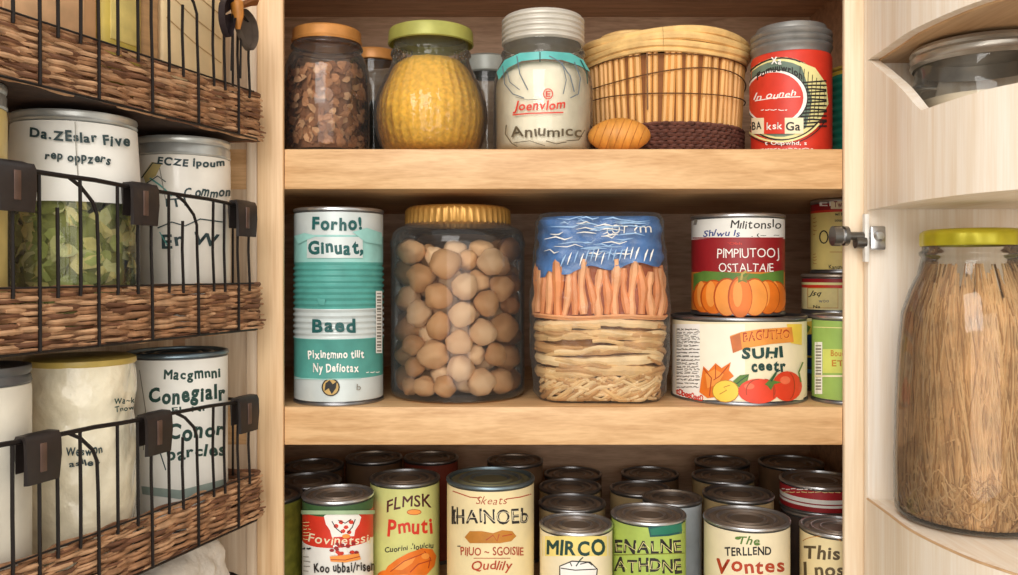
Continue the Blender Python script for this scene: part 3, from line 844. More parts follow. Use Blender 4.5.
# wrapped noodle pack
dp = .914; cxp = X(603.5, .87); hp = Z(214, .872) - Z2
pk = thing('noodle_pack', 'film-wrapped block of tan noodles and orange strips under a crinkled blue label', 'pack', (cxp, dp, Z2), facing(cxp, dp) * .6)
pa, pb, pr_ = .0655, .043, .030
def pmap(s, z, off):
    t = z / hp; wv = .93 + .075 * math.sin(PI * min(1, t * 1.15)) - .01 * t
    st = pa - pr_; al = pr_ * PI / 2; sg = 1 if s >= 0 else -1; q = abs(s)
    if q <= st: x, y, nx, ny = q, -pb, 0, -1
    elif q <= st + al:
        a = (q - st) / pr_; x, y, nx, ny = st + pr_ * math.sin(a), -pb + pr_ - pr_ * math.cos(a), math.sin(a), -math.cos(a)
    else: x, y, nx, ny = pa, -pb + pr_ + (q - st - al), 1, 0
    return Vector((sg * (x + nx * off) * wv, (y + ny * off) * (wv * .6 + .4), z))
def s_of(px):   # photo column -> perimeter coordinate, roughly
    u = (px - 603.5) / 66.0; u = max(-.999, min(.999, u)); x = abs(u) * pa; st = pa - pr_
    return math.copysign(x if x <= st else st + pr_ * math.asin(min(1, (x - st) / pr_)), u)
def z_of(py): return Z(py, .874) - Z2
half = pa - pr_ + pr_ * PI / 2 + (pb - pr_)          # to middle of side
per = [half * (-1 + 2 * i / 40) for i in range(41)]
b = BM()   # inner block
fr_ = [[b.verts.new(pmap(s, z, -.006)) for s in per] for z in [.004 + (hp - .012) * j / 10 for j in range(11)]]
bk_ = [[b.verts.new(Vector((v.co.x, -v.co.y, v.co.z))) for v in row] for row in fr_]
def closed_grid(b, F_, B_, mi=0):
    n = len(F_[0])
    loops = [F_[j] + B_[j][::-1] for j in range(len(F_))]
    for A, C in zip(loops, loops[1:]):
        for i in range(len(A)):
            k = (i + 1) % len(A)
            try: b.faces.new([A[i], A[k], C[k], C[i]]).material_index = mi
            except ValueError: pass
    for lp in (loops[0], loops[-1]):
        try: b.faces.new(lp).material_index = mi
        except ValueError: pass
closed_grid(b, fr_, bk_)
NOOD = mat('tan noodle', (222, 184, 130), .55, 0, .16, 60); NOOD2 = mat('pale noodle', (236, 206, 158), .55, 0, .12, 60); NOOD3 = mat('brown noodle', (196, 150, 98), .55, 0, .16, 60)
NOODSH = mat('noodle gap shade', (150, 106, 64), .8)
rn = random.Random(21)
zt_n = z_of(320)
for k in range(5):   # folded horizontal ribbons
    z0 = z_of(372) + (z_of(322) - z_of(372)) * k / 4.2; ph = rn.uniform(0, 6)
    pts = [pmap(s, z0 + .0025 * math.sin(s * 34 + ph) + rn.uniform(-.0006, .0006), -.002 + .0016 * math.sin(s * 60 + ph)) for s in per]
    tube(b, pts, rn.uniform(.0045, .0062), 7, 1 + k % 3, True, 1.0)
for k in range(30):
    z0 = z_of(rn.uniform(322, 376)); s0 = rn.uniform(-.085, .075); L = rn.uniform(.03, .08); sl = rn.uniform(-.25, .25); ph = rn.uniform(0, 6)
    pts = [pmap(s0 + L * i / 10, max(.004, z0 + sl * L * (i / 10 - .5) + .0012 * math.sin(i + ph)), .0015 + .0015 * math.sin(i * .7 + ph)) for i in range(11)]
    tube(b, pts, rn.uniform(.0018, .0032), 6, 1 + rn.randrange(3))
for k in range(120):
    s0 = rn.uniform(-.10, .085); L = rn.uniform(.02, .05); z0 = rn.uniform(.005, z_of(372)); sl = rn.choice((-1, 1, 1)) * rn.uniform(.2, .8); ph = rn.uniform(0, 6)
    pts = []
    for i in range(8):
        z = z0 + sl * L * (i / 7 - .5); z = min(max(z, .004), z_of(370))
        pts.append(pmap(s0 + L * i / 7, z, -.001 + .002 * math.sin(i * .6 + ph)))
    tube(b, pts, rn.uniform(.0013, .0024), 5, 1 + rn.randrange(3))
obj('noodles', b, [NOODSH, NOOD, NOOD2, NOOD3], pk)
b = BM(); s = -.098; k = 0
OS = [mat('orange strip', (226, 146, 88), .5, 0, .15, 60), mat('light orange strip', (240, 174, 120), .5, 0, .12, 60), mat('orange strip shade', (166, 84, 40), .7)]
fo = [[b.verts.new(pmap(q, z, -.0015)) for q in per] for z in (z_of(317), z_of(262))]
bo = [[b.verts.new(Vector((v.co.x, -v.co.y, v.co.z))) for v in row] for row in fo]; closed_grid(b, fo, bo, 2)
while s < .098:
    w_ = rn.uniform(.0042, .0062); ln = rn.uniform(-.010, .010); ph = rn.uniform(0, 6)
    za, zb2 = z_of(316 + rn.uniform(-3, 2)), z_of(264 + rn.uniform(-6, 8))
    pts = [pmap(s + ln * (i / 6 - .5) + .0012 * math.sin(i + ph), za + (zb2 - za) * i / 6, .0010 + .001 * math.sin(i * .9 + ph)) for i in range(7)]
    tube(b, pts, [w_ * .7] + [w_ * (.85 + .2 * math.sin(i * 1.3 + ph)) for i in range(5)] + [w_ * .6], 7, k % 2); s += w_ * 1.75; k += 1
for z, o_ in ((318, 0), (316, .002)):
    pts = [pmap(q, z_of(z) + .001 * math.sin(q * 70), .003 + o_) for q in per]; tube(b, pts, .0014, 5, 1)
obj('orange_strips', b, OS, pk)
b = BM(); mats = []
ns, nz = 60, 16
BLUEW = mat('crinkled blue wrapper', (70, 116, 176), .38, 0, .3, 55, .5)
zl = lambda s: z_of(268 - 7 * s / .1 + 3.0 * math.sin(s * 130) + (8 if s < -.03 else 0) - (7 if -.055 < s < -.03 else 0))
grid = []
for j in range(nz + 1):
    row = []
    for i in range(ns + 1):
        s = half * (-1 + 2 * i / ns); z = zl(s) + (hp - .002 - zl(s)) * j / nz
        row.append(b.verts.new(pmap(s, z, .0045 + .0012 * math.sin(s * 150 + z * 260) + .0010 * math.sin(z * 420 - s * 60) - (.004 if j == nz else 0))))
    grid.append(row)
mats.append(BLUEW)
for A_, B_ in zip(grid, grid[1:]):
    for i in range(ns): b.faces.new([A_[i], A_[i + 1], B_[i + 1], B_[i]])
bkg = [[b.verts.new(Vector((v.co.x, -v.co.y, v.co.z))) for v in row] for row in grid]
for A_, B_ in zip(bkg, bkg[1:]):
    for i in range(ns): b.faces.new([A_[i + 1], A_[i], B_[i], B_[i + 1]])
tp = grid[-1] + bkg[-1][::-1]; b.faces.new(tp)
A = Art(lambda px, py, l: pmap(s_of(px), z_of(py), .0068 + l), step=2.5)
LB = mat('pale blue streak', (150, 186, 222), .5, 0, .15, 60)
A.text('TOT', 620, 229, 9, 26, WHT, -.005, jit=.15); A.text('?m', 648, 228, 9, 16, WHT, -.005, jit=.15); 
rn = random.Random(5)
for k in range(44):
    x = rn.uniform(546, 630); y = rn.uniform(218, 256); L = rn.uniform(8, 34)
    A.line([(x, y), (x + L * .4, y + rn.uniform(-2.5, 1)), (x + L * .7, y + rn.uniform(-2, 2)), (x + L, y + rn.uniform(-2.5, 1))], [.3, rn.uniform(.8, 1.8), rn.uniform(.6, 1.4), .3], rn.choice((LB, LB, WHT)))
for k in range(16):
    x = 562 + k * 6.0 + rn.uniform(-1, 1); y = 258 + rn.uniform(-3, 2) - (x - 566) * .05; A.line([(x, y + 7), (x + 2, y), (x + 4, y - 5)], [.4, 1.6, .5], rn.choice((LB, WHT)))
A.into(b, mats); obj('wrapper_label', b, mats, pk)
b = BM(); rn = random.Random(9)
rowsF = []
for j in range(25):
    z = .0008 + (hp + .002 - .0008) * j / 24; row = []
    for s in per:
        off = .0085 + .0014 * math.sin(s * 190 + z * 90) * math.sin(z * 210 + s * 40) - (.006 if j in (0, 24) else 0)
        row.append(b.verts.new(pmap(s, z, off)))
    rowsF.append(row)
rowsB = [[b.verts.new(Vector((v.co.x, -v.co.y, v.co.z))) for v in row] for row in rowsF]
closed_grid(b, rowsF, rowsB); obj('film_wrap', b, FILM, pk)

# wide pumpkin soup tin
dw = .926; cxw = X(738, dw); Rw = 65 * dw / F; hw = .089
def art_wide(A):
    A.rect(676, 322, 803, 400, CREAM2)
    A.rect(690, 324, 745, 400, mat('bright cream paper', (246, 240, 218), .5, 0, .04, 40))
    A.rect(673, 324, 700, 402, WHT); A.scribble(677, 329, 700, 18, 3.4, INKGREY, 1.0, 3); A.scribble(677, 330, 699, 16, 3.8, INK, .5, 8)
    for i in range(9): A.text('tDbesOa'[i % 7], 678 + i * 3.0, 391 + i * .9, 6, 3.4, RED, .03)
    A.poly([(786, 324), (801, 324), (801, 345), (790, 343)], YELLOW)
    ban = mat('banner orange', (232, 148, 60), .5, 0, .15, 50)
    A.poly([(730, 336), (741, 332), (760, 329), (791, 327), (793, 342), (770, 344), (746, 348), (733, 353)], ban)
    A.poly([(730, 337), (740, 333), (742, 349), (733, 353)], mat('banner brown', (196, 108, 54), .5, 0, .2, 60))
    A.text('BAGUTHO', 766, 335.5, 9, 46, RED2, .02, arch=1, tilt=-.06); A.text('BAGUTHO', 766.6, 336, 7, 45, ORANGE_L, -.01, arch=1, tilt=-.06)
    A.text('SUH1', 762, 352.5, 10, 40, INKG, .045, jit=.08, tilt=-.04); A.text('ceetr', 768, 366, 10, 34, INKG, .045, jit=.1)
    A.ell(766, 357.5, 1, 1, INKG); A.ell(771, 357.5, 1, 1, INKG)
    A.poly([(702, 378), (704, 366), (709, 371), (716, 363), (722, 368), (731, 362), (729, 370), (734, 376), (726, 382), (722, 396), (708, 398), (700, 392)], ORANGE); 
    A.poly([(706, 374), (715, 369), (724, 374), (718, 384), (708, 388)], ORANGE_L); A.line([(704, 368), (712, 378), (710, 396)], 1, RED2); A.line([(729, 365), (720, 376), (714, 380)], .9, RED2); A.line([(716, 365), (716, 378)], .8, RED2)
    A.poly([(733, 381), (740, 375), (749, 374), (747, 382), (740, 388)], GREEN); A.line([(734, 386), (741, 380), (748, 375)], .8, INKG)
    A.ell(726, 391, 13, 11, YELLOW, wob=.1); A.arc(726, 391, 13, 11, 0, 2 * PI, .8, LOAF); A.line([(720, 394), (727, 390), (724, 387), (730, 385)], .9, LOAF)
    TOM = mat('tomato red', (222, 66, 36), .4, 0, .14, 40); TOML = mat('tomato light', (240, 116, 78), .4)
    A.ell(786, 386, 14.5, 15, TOM); A.ell(758, 391, 20, 12.5, TOM); A.ell(784, 380, 5, 4, TOML); A.ell(749, 386, 5, 3, TOML)
    A.arc(758, 391, 12, 12, PI * .9, PI * 1.5, .9, RED2); A.arc(764, 391, 10, 12, -PI * .5, .3, .9, RED2); A.line([(772, 380), (773, 398)], 1.0, RED2); A.arc(786, 386, 7, 14, -1.2, 1.2, .9, RED2)
    A.poly([(764, 384), (769, 379), (774, 372), (776, 373), (772, 380), (780, 382), (773, 384), (770, 390), (767, 386)], GREEN); A.line([(770, 381), (775, 372), (779, 370)], 1.3, INKG)
    A.line([(799, 382), (797, 372), (801, 362)], 1.4, GREEN)
can('wide squat cream can with a tomato picture, under the pumpkin can', cxw, dw, Z2, Rw, hw, [(0, 1, CREAM2)], art_wide, rimmat=TIN)
# pumpkin can on top
zq = Z2 + hw + .0004
dq = .930; cxq = X(737.5, dq); Rq = 45 * dq / F; hq = Z(213, .885) - zq
fq = lambda y: max(0, min(1, (Z(y, .882) - zq - .0045) / (hq - .0098)))
def art_pump(A):
    A.text('Mılitonslo', 756, 224, 8.5, 50, INK, .01, jit=.12, slant=.1); A.text('Shlwu Is', 722, 233, 6, 36, INKB, .015, jit=.12, slant=.2); A.text('. (~  ~', 765, 235, 3, 28, INK, .01); A.text('1', 696, 222, 6, 3, INKGREY)
    A.line([(693, 238), (783, 238)], 1.2, DKRED)
    A.text('PIMPIUTOOJ', 748, 253, 9.5, 61, WHT, -.004, jit=.05); A.text('OSTALTAIE', 746, 267.5, 8.5, 54, WHT, -.004, jit=.08); A.text("'Obh", 735, 243.5, 2.6, 14, RED, .01)
    A.poly([(694, 274), (704, 271), (722, 272), (760, 274), (783, 270), (783, 290), (694, 290)], GREEN)
    cxp_, cyp = 740, 297
    for dx, rx, m in ((-36, 11, ORANGE), (36, 10, ORANGE), (-26, 13, ORANGE), (27, 12, ORANGE), (-13, 13, ORANGE_L), (14, 13, ORANGE_L), (0, 12, ORANGE)):
        A.ell(cxp_ + dx, cyp, rx, 21 - abs(dx) * .14, ORANGE_D, n=24); A.ell(cxp_ + dx + .4, cyp + .4, rx - 1.1, 20 - abs(dx) * .14, m, n=24)
        A.ell(cxp_ + dx - rx * .2, cyp - 3, rx * .38, 13, ORANGE_L, n=16)
    A.poly([(734, 272), (737, 276), (744, 277), (750, 272), (746, 279), (747, 283), (742, 281), (738, 283), (738, 278)], mat('stem olive', (128, 126, 50), .5)); A.line([(741, 280), (742, 274), (746, 271)], 2.2, mat('stem tan', (180, 160, 80), .5))
can('red and white can with a big orange pumpkin, standing on the wide can', cxq, dq, zq, Rq, hq, [(0, fq(272), mat('pumpkin label ground', (214, 128, 48), .5, 0, .1)), (fq(272), fq(238), DKRED), (fq(238), 1, WHITE)], art_pump)

# right-hand stack and green can
ds = .975; Rs = .0385; cxs = X(803, ds) + Rs * 1.02
h1 = .0880
YB = mat('navy label', (30, 62, 112), .5, 0, .2, 60)
def art_blue(A):
    A.poly([(804, 322), (812, 321), (813, 334), (805, 335)], YELLOW); A.poly([(806, 324), (811, 327), (808, 333)], GREEN); A.line([(804, 356), (814, 357)], 2, YELLOW); A.line([(804, 370), (814, 372)], 4, mat('sky label', (60, 120, 180), .5))
can('dark blue can at the bottom of the stack behind the green can', cxs, ds, Z2, Rs, h1, [(0, .3, mat('dusk label', (62, 66, 74), .5)), (.3, .85, YB), (.85, 1, PALEY)], art_blue, group='cans stacked at the right end')
h2 = Z(274, .945) - (Z2 + h1)
zz2 = Z2 + h1 + .0003
def art_c2(A):
    A.rect(808, 288, 838, 308, mat('buff panel', (226, 208, 140), .5)); A.line([(808, 288), (838, 288), (838, 308), (808, 308), (808, 288)], .7, LOAF)
    A.text('Jsq', 816, 293, 5, 11, INK, .02, slant=.4); A.text('woo', 824, 300.5, 3.6, 10, INKGREY, .02); A.text('Na', 817, 306.5, 3, 7, INK, .02)
can('squat buff tin with red and dark rim bands, middle of the right-hand stack', cxs, ds, zz2, Rs, h2 - .0003, [(0, .70, mat('buff label', (232, 218, 160), .5, 0, .08)), (.70, .80, RED), (.80, .88, PALEY), (.88, 1, DKRED)], art_c2, group='cans stacked at the right end', rimmat=TIN_DK)
zz3 = zz2 + h2; h3 = 1.4318 - zz3; R3 = .0335; cx3 = X(812, ds) + R3 * 1.02
f3 = lambda y: max(0, min(1, (Z(y, .944) - zz3 - .0045) / (h3 - .0098)))
def art_c3(A):
    A.arc(824, 237, 4, 6.2, 0, 2 * PI, 1.3, INK); A.text('B', 837, 237, 11, 7, INK, .03); A.text('wl F', 839, 214, 3, 8, INK, .02); A.text('uouo', 839, 220, 3, 8, INK, .02)
    A.text('Kanunm', 837, 267, 4, 16, INK, .02); A.line([(830, 252), (842, 252)], .6, LOAF); A.scribble(813.5, 218, 817, 5, 4, LOAF, .6); A.scribble(813.5, 254, 817, 4, 3, LOAF, .6)
    A.text('EI', 826, 203, 6, 12, WHT, .02); A.rect(831, 199, 843, 209, CREAM2); A.text('Tw', 838, 204, 6, 8, DKRED, .01)
can('tall straw-yellow can with a red band near its lid, on top of the right-hand stack', cx3, ds, zz3 + .0003, R3, h3, [(0, f3(212), mat('straw label', (228, 206, 126), .5, 0, .07)), (f3(212), f3(209.5), RED), (f3(209.5), f3(198), DKRED), (f3(198), 1, WHITE)], art_c3, group='cans stacked at the right end')
dg = .893; Rg = .0345; cxg = X(813, dg) + Rg * 1.03; hg = Z(316, .862) - Z2
def art_green(A):
    A.rect(815, 342, 822.5, 394, WHT); l = A.layer()
    for i in range(15): A.rect(816, 345 + i * 3.1, 821.5, 346.4 + i * 3.1 + (i % 2) * .5, INKGREY, l)
    A.rect(823, 349, 846, 373, mat('yellow green panel', (206, 212, 104), .5, 0, .1)); A.text('Bouo', 838, 353, 6, 14, LOAF, .02); A.text('ETI', 839, 363, 6, 14, LOAF, .02); A.line([(815, 376), (846, 376)], 1.8, CREAM2); A.line([(814, 327), (846, 328)], .8, PALEY)
can('short lime green can with a white barcode strip, right end of the middle shelf', cxg, dg, Z2, Rg, hg, [(0, 1, mat('fresh green label', (152, 184, 92), .45, 0, .1, 40))], art_green)

# ------------------------------------------------------------------ bottom shelf cans
def low(label, px, py, d, R, bands, art=None, **kw):
    cx = X(px, d); zt = Z(py, d)
    return can(label, cx, d, Z3, R, zt - Z3, bands, art, **kw)
# chef can
def lf(zt, d, R):
    h = zt - Z3
    return lambda y: max(0, min(1, (Z(y, d - R) - Z3 - .0045) / (h - .0098)))
d = .92; R = .0375; f = lf(Z(492, d), d, R)
def art_chef(A):
    A.text('Fovinetssin', 342, 537, 9, 66, CREAM2, .01, arch=-3, jit=.1, slant=.15)
    A.poly([(326, 524), (324, 516), (330, 512), (337, 513), (343, 511), (350, 513), (356, 512), (361, 517), (359, 524), (355, 530), (354, 536), (332, 537), (330, 530)], WHT)
    for (x, y) in ((336, 526), (341, 522), (346, 527), (351, 522), (343, 531), (349, 532)): A.ell(x, y, 2.3, 2.0, RED, wob=.3)
    A.line([(332, 521), (336, 528), (342, 533)], .9, INK); A.line([(355, 519), (352, 527), (347, 533)], .9, INK); A.line([(338, 520), (345, 523), (351, 519)], .8, INK); A.ell(346, 536, 4, 2.2, ORANGE_L)
    rn = random.Random(4)
    for k in range(22): A.ell(rn.uniform(331, 357), rn.uniform(543, 554), 2.2, 1.7, rn.choice((RED, DKRED, WHT)), wob=.3)
    A.poly([(330, 556), (358, 553), (360, 559), (345, 562), (331, 561)], ORANGE_L); A.line([(331, 559), (345, 559.5), (359, 556)], .9, RED2)
    A.text('Koo ubbai/risen', 344, 567, 9, 58, INK, .03, jit=.1, tilt=-.04)
    A.scribble(304, 548, 312, 1, 4, INK, 1.6); A.scribble(305, 556, 313, 5, 5, INKGREY, .7, 5); A.scribble(305, 522, 312, 6, 3.3, PALEY, .6, 6)
    A.rect(303, 510, 374, 514, mat('pale green line', (166, 190, 150), .5))
low('white and red can with a white cap picture and a green band below its lid', 338, 492, d, R, [(0, f(548), WHITE), (f(548), f(517), RED), (f(517), 1, mat('forest green label', (62, 96, 56), .5, 0, .15))], art_chef)
# fruit can
d = .968; R = .0388
PG = mat('pale green yellow label', (212, 214, 136), .48, 0, .08, 40)
def art_fruit(A):
    A.text('FLMSK', 409, 504, 12, 44, mat('plum ink', (84, 34, 38), .5), .015, arch=4, jit=.1, tilt=-.12)
    A.ell(414, 512, 7, 2.6, ORANGE_L, rot=-.1); A.arc(414, 512, 7, 2.6, 0, 2 * PI, .6, RED2)
    A.text('Pmuti', 410, 526, 15, 44, RED, .03, jit=.1, tilt=-.04)
    A.text("Cuorini .'louiciu", 409, 547, 5, 48, INK, .02, jit=.12, tilt=-.1)
    A.poly([(383, 575), (388, 566), (397, 559), (408, 553), (422, 548), (432, 549), (436, 556), (434, 566), (426, 575)], ORANGE)
    A.poly([(392, 569), (404, 560), (416, 556), (412, 563), (402, 570)], ORANGE_L); A.line([(390, 572), (404, 561), (424, 553)], 1, RED2); A.line([(410, 572), (418, 564), (431, 560)], 1, RED2); A.line([(424, 551), (430, 558), (428, 568)], .9, RED2); A.ell(425, 556, 4, 3, ORANGE_L)
    A.ell(386, 578, 9, 8, ORANGE); A.ell(404, 582, 12, 8, ORANGE_L)
low('pale green can with red lettering and an orange fruit picture', 405, 476, d, R, [(0, 1, PG)], art_fruit, rimmat=TIN)
# loaf can
d = .93; R = .0472
def art_loaf(A):
    A.line([(453, 491), (470, 497), (480, 498)], 1, RED2); A.line([(506, 499), (520, 497), (531, 494)], 1, RED2); A.text('Skeats', 492, 500, 8, 30, RED2, -.005, slant=.3, jit=.1)
    A.text('HAINOEb', 491, 516, 14, 74, INK, .02, jit=.06); A.text('HAINOEb', 491.5, 516, 11, 72, CREAM2, -.03, jit=.06)
    A.rect(452, 506, 454, 524, INK); A.rect(457, 507, 458.5, 524, INK)
    A.poly([(465, 537), (470, 531), (482, 531), (493, 533), (502, 530), (512, 531), (516, 536), (511, 541), (500, 543), (484, 543), (470, 543)], LOAF); A.line([(486, 540), (493, 535), (497, 541), (499, 534)], 1, RED2); A.line([(502, 536), (512, 534)], .9, RED2)
    A.text('PIIUO ~ SGOISIIE', 492, 551, 8, 62, RED2, .01, jit=.08); A.text('Qudlily', 492, 565, 9, 40, RED2, .01, slant=.2, jit=.1)
    A.line([(458, 546), (461, 546)], 1, INK); A.line([(474, 558), (510, 558)], .6, RED2)
low('large cream can with a brown loaf picture and black outlined lettering', 490.5, 476, d, R, [(0, 1, CREAM)], art_loaf, rimmat=TIN_BLUE, lidmat=mat('pale green gold lid', (150, 156, 128), .35, .7))
# yellow can with box drawing
d = .92; R = .0388
def art_mirco(A):
    A.rect(540, 536, 612, 556, mat('soft yellow wash', (240, 218, 128), .5, 0, .15, 30))
    A.text('MIRCO', 576, 547, 14.5, 58, INKG, .035, jit=.09)
    A.poly([(560, 566), (572, 561), (590, 562), (597, 568), (596, 580), (561, 580)], WHT); A.line([(560, 580), (560, 566), (572, 561), (590, 562), (597, 569), (596, 580)], 1.2, INK); A.line([(561, 568), (575, 570), (596, 569)], 1, INK)
    A.line([(576, 566), (580, 560), (583, 557)], 1.2, INKG); A.line([(580, 564), (588, 562), (592, 565)], 1.0, INK); A.line([(572, 566), (570, 562)], .9, INK)
low('cream yellow can with dark green capitals above a small box drawing', 576, 522, d, R, [(0, 1, CREAM2)], art_mirco)
# lime can
d = .932; R = .0398
def art_lime(A):
    A.poly([(648, 527), (662, 524), (682, 521), (684, 533), (668, 536), (650, 537)], TEALDK); A.poly([(650, 529), (664, 526), (681, 523.5), (682, 531), (667, 534), (651, 535)], mat('bottle green', (28, 116, 92), .5))
    A.text('ENALNE', 648, 546, 13, 66, INK, .035, jit=.1); A.text('ENALNE', 648.6, 546.5, 9, 65, PALEY, -.03, jit=.1)
    A.text('ATHDNE', 648, 565, 13, 66, INK, .035, jit=.1); A.text('ATHDNE', 648.6, 565.5, 9, 65, PALEY, -.03, jit=.1)
    A.line([(612, 555), (684, 553)], .9, OLIVE); A.text('rhoo', 655, 578, 7, 24, INK, .02)
low('lime green can with outlined capitals and a dark green patch', 648.5, 512, d, R, [(0, 1, LIME)], art_lime)
# rust lettering can
d = .922; R = .0448
def art_vont(A):
    A.text('The', 749, 540, 8, 22, GREEN, .02, slant=.2, jit=.12); A.ell(738, 538, 3, 1.6, GREEN); A.ell(757, 544, 3, 1.4, GREEN)
    A.text('TERLLEND', 748, 551, 8, 46, INK, .025, jit=.06); A.text('Vontes', 750, 565, 14, 68, RED2, .025, jit=.1); A.scribble(725, 576, 775, 1, 4, INK, 1)
low('cream can with rust red lettering below a small green leaf motif', 746.5, 516, d, R, [(0, 1, CREAM2)], art_vont)
# brown lettered can at right
d = .922; R = .0392
def art_this(A):
    A.text('This', 822, 552, 13, 36, INKBR, .03, jit=.1); A.text('1 nos', 824, 569, 13, 40, INKBR, .03, jit=.1); A.arc(822, 546, 22, 10, -2.6, -.5, .7, LOAF)
low('cream can with brown hand lettering half cut by the right stile', 838, 525, d, R, [(0, 1, CREAM)], art_this)
# olive can at far left
d = .935; R = .0395
low('speckled olive green can half hidden behind the left stile', 265, 493, d, R, [(0, 1, OLIVE)], None, rimmat=TIN)

# dim cans in the rows behind
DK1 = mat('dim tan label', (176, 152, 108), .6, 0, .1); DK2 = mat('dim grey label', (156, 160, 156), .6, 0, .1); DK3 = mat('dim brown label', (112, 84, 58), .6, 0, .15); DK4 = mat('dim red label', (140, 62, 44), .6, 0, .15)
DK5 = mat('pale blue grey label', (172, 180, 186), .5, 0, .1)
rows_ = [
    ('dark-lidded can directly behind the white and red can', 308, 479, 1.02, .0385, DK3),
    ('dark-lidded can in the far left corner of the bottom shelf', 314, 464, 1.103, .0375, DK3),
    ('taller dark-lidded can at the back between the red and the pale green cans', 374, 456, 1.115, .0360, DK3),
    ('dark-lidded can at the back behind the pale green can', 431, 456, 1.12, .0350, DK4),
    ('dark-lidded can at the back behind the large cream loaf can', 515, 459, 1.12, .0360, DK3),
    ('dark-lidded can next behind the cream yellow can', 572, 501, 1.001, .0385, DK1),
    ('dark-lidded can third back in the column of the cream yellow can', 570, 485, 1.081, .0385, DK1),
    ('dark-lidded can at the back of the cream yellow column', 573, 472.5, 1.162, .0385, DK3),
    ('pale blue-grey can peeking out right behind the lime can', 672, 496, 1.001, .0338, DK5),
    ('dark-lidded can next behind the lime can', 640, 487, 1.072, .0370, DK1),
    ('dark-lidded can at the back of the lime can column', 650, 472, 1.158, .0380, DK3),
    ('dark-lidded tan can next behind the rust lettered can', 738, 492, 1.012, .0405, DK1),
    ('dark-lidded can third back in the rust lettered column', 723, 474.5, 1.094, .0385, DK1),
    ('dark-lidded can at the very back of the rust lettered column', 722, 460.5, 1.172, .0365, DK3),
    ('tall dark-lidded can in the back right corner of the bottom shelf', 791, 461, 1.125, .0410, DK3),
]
proto = None
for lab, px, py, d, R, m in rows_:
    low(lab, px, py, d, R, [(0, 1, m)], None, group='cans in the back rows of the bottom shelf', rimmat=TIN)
# red striped tin on a dark can
d = 1.014; R = .0445; cx = X(819, d); zt = Z(478, d); hb_ = .034
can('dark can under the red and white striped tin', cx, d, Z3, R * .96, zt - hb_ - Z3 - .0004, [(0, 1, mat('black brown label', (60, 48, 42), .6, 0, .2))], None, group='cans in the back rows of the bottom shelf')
def art_str(A):
    A.scribble(782, 489, 842, 1, 4, WHT, 1.0, 4); A.scribble(783, 492, 842, 1, 4, PALEY, .7, 6)
can('squat red and white striped tin stacked at the right behind the brown lettered can', cx, d, zt - hb_, R, hb_, [(0, .22, DKRED), (.22, .34, WHITE), (.34, .40, DKRED), (.40, .60, WHITE), (.60, 1, mat('striped tin red', (176, 40, 48), .45, 0, .1))], art_str, name='squat_tin', cat='tin')

# ------------------------------------------------------------------ left door baskets
LB_ = .43; WH = .043; RAILH = .115
rn = random.Random(31)
basket = thing('door_basket', 'wicker and wire basket with a ribbon bow on its rail, topmost on the left door', 'basket', (O_L.x, O_L.y, 1.475), ALPHA, 'door baskets')
b = BM()
nrow = 17
for row in range(nrow):
    z = .0015 + (WH - .002) * row / (nrow - 1)
    for lay in range(2):
        x = -LB_ + rn.uniform(-.01, .01)
        while x < .0:
            L = rn.uniform(.025, .06); xe = min(x + L, rn.uniform(-.002, .007))
            n = max(3, int((xe - x) / .006)); ph = rn.uniform(-.4, .4); r0 = rn.uniform(.0011, .0019); dz = rn.uniform(-.0012, .0012); sl = rn.uniform(-.02, .02)
            pts = []
            for i in range(n + 1):
                xx = x + (xe - x) * i / n
                yy = .004 + .0022 * math.sin(PI * xx / .024 + row * PI + ph) - .0012 * lay + rn.uniform(-.0004, .0004)
                pts.append((xx, yy, z + dz + sl * (xx - x) + rn.uniform(-.0003, .0003)))
            tube(b, pts, [r0 * .7] + [r0] * (n - 1) + [r0 * .6], 5, rn.choice((0, 0, 0, 1, 1, 2)))
            x = xe - rn.uniform(0, .006)
            if xe > -.006: break
    for side in (0, -LB_):   # ends
        y = .004
        pts = [(side + .0022 * math.sin(PI * yy / .024 + row * PI) + rn.uniform(-.0006, .0006), yy, z + rn.uniform(-.0006, .0006)) for yy in [.004 + .100 * i / 14 for i in range(15)]]
        tube(b, pts, .0021, 5, rn.choice((0, 1, 2)))
obj('wicker_band', b, [WICKER, WICKER2, mat('deep brown wicker', (112, 74, 50), .7, 0, .35, 90, .2)], basket)
b = BM(); box(b, -LB_, .0, .003, .106, .001, .004); obj('basket_floor', b, WICKER_D, basket)
b = BM()
rx = -.008
def wob(p, s=.0006): return tuple(c + rn.uniform(-s, s) for c in p)
E = -.019
tube(b, [(-LB_, .000, RAILH)] + [wob((-LB_ + (LB_ + E - .008) * i / 16, .000, RAILH)) for i in range(1, 16)] + [(E - .008, 0, RAILH - .001), (E - .002, .003, RAILH - .002), (E + .006, .012, RAILH - .003), (-.004, .030, RAILH - .003), (0, .06, RAILH - .003), (0, .1085, RAILH - .002)], .0016, 7)
tube(b, [(-LB_, -.001, .0005), (-.01, -.001, .0005), (-.001, .004, .0005)], .0010, 6)
tube(b, [(-LB_, -.0008, WH + .001), (-.014, -.0008, WH + .001)], .0008, 6)
x = E - .001; k = 0
while x > -LB_:
    gap = (.0165, .0195, .0150, .0205, .0185)[k % 5]
    low_z = .0005 if k % 3 == 1 else WH - .006
    if k % 6 == 4:      # a rod that bends over into the rail
        tube(b, [wob((x, -.0008, low_z)), (x, -.0008, WH), wob((x, 0, WH + .03)), (x - .001, 0, RAILH - .022), (x - .005, 0, RAILH - .014), (x - .016, 0, RAILH - .005), (x - .026, 0, RAILH - .0005)], .0013, 6)
    else: tube(b, [wob((x, -.0008, low_z)), (x, -.0008, WH), wob((x, 0, WH + .03)), (x, 0, RAILH - (.02 if k % 7 == 5 else 0))], .0013, 6)
    x -= gap; k += 1
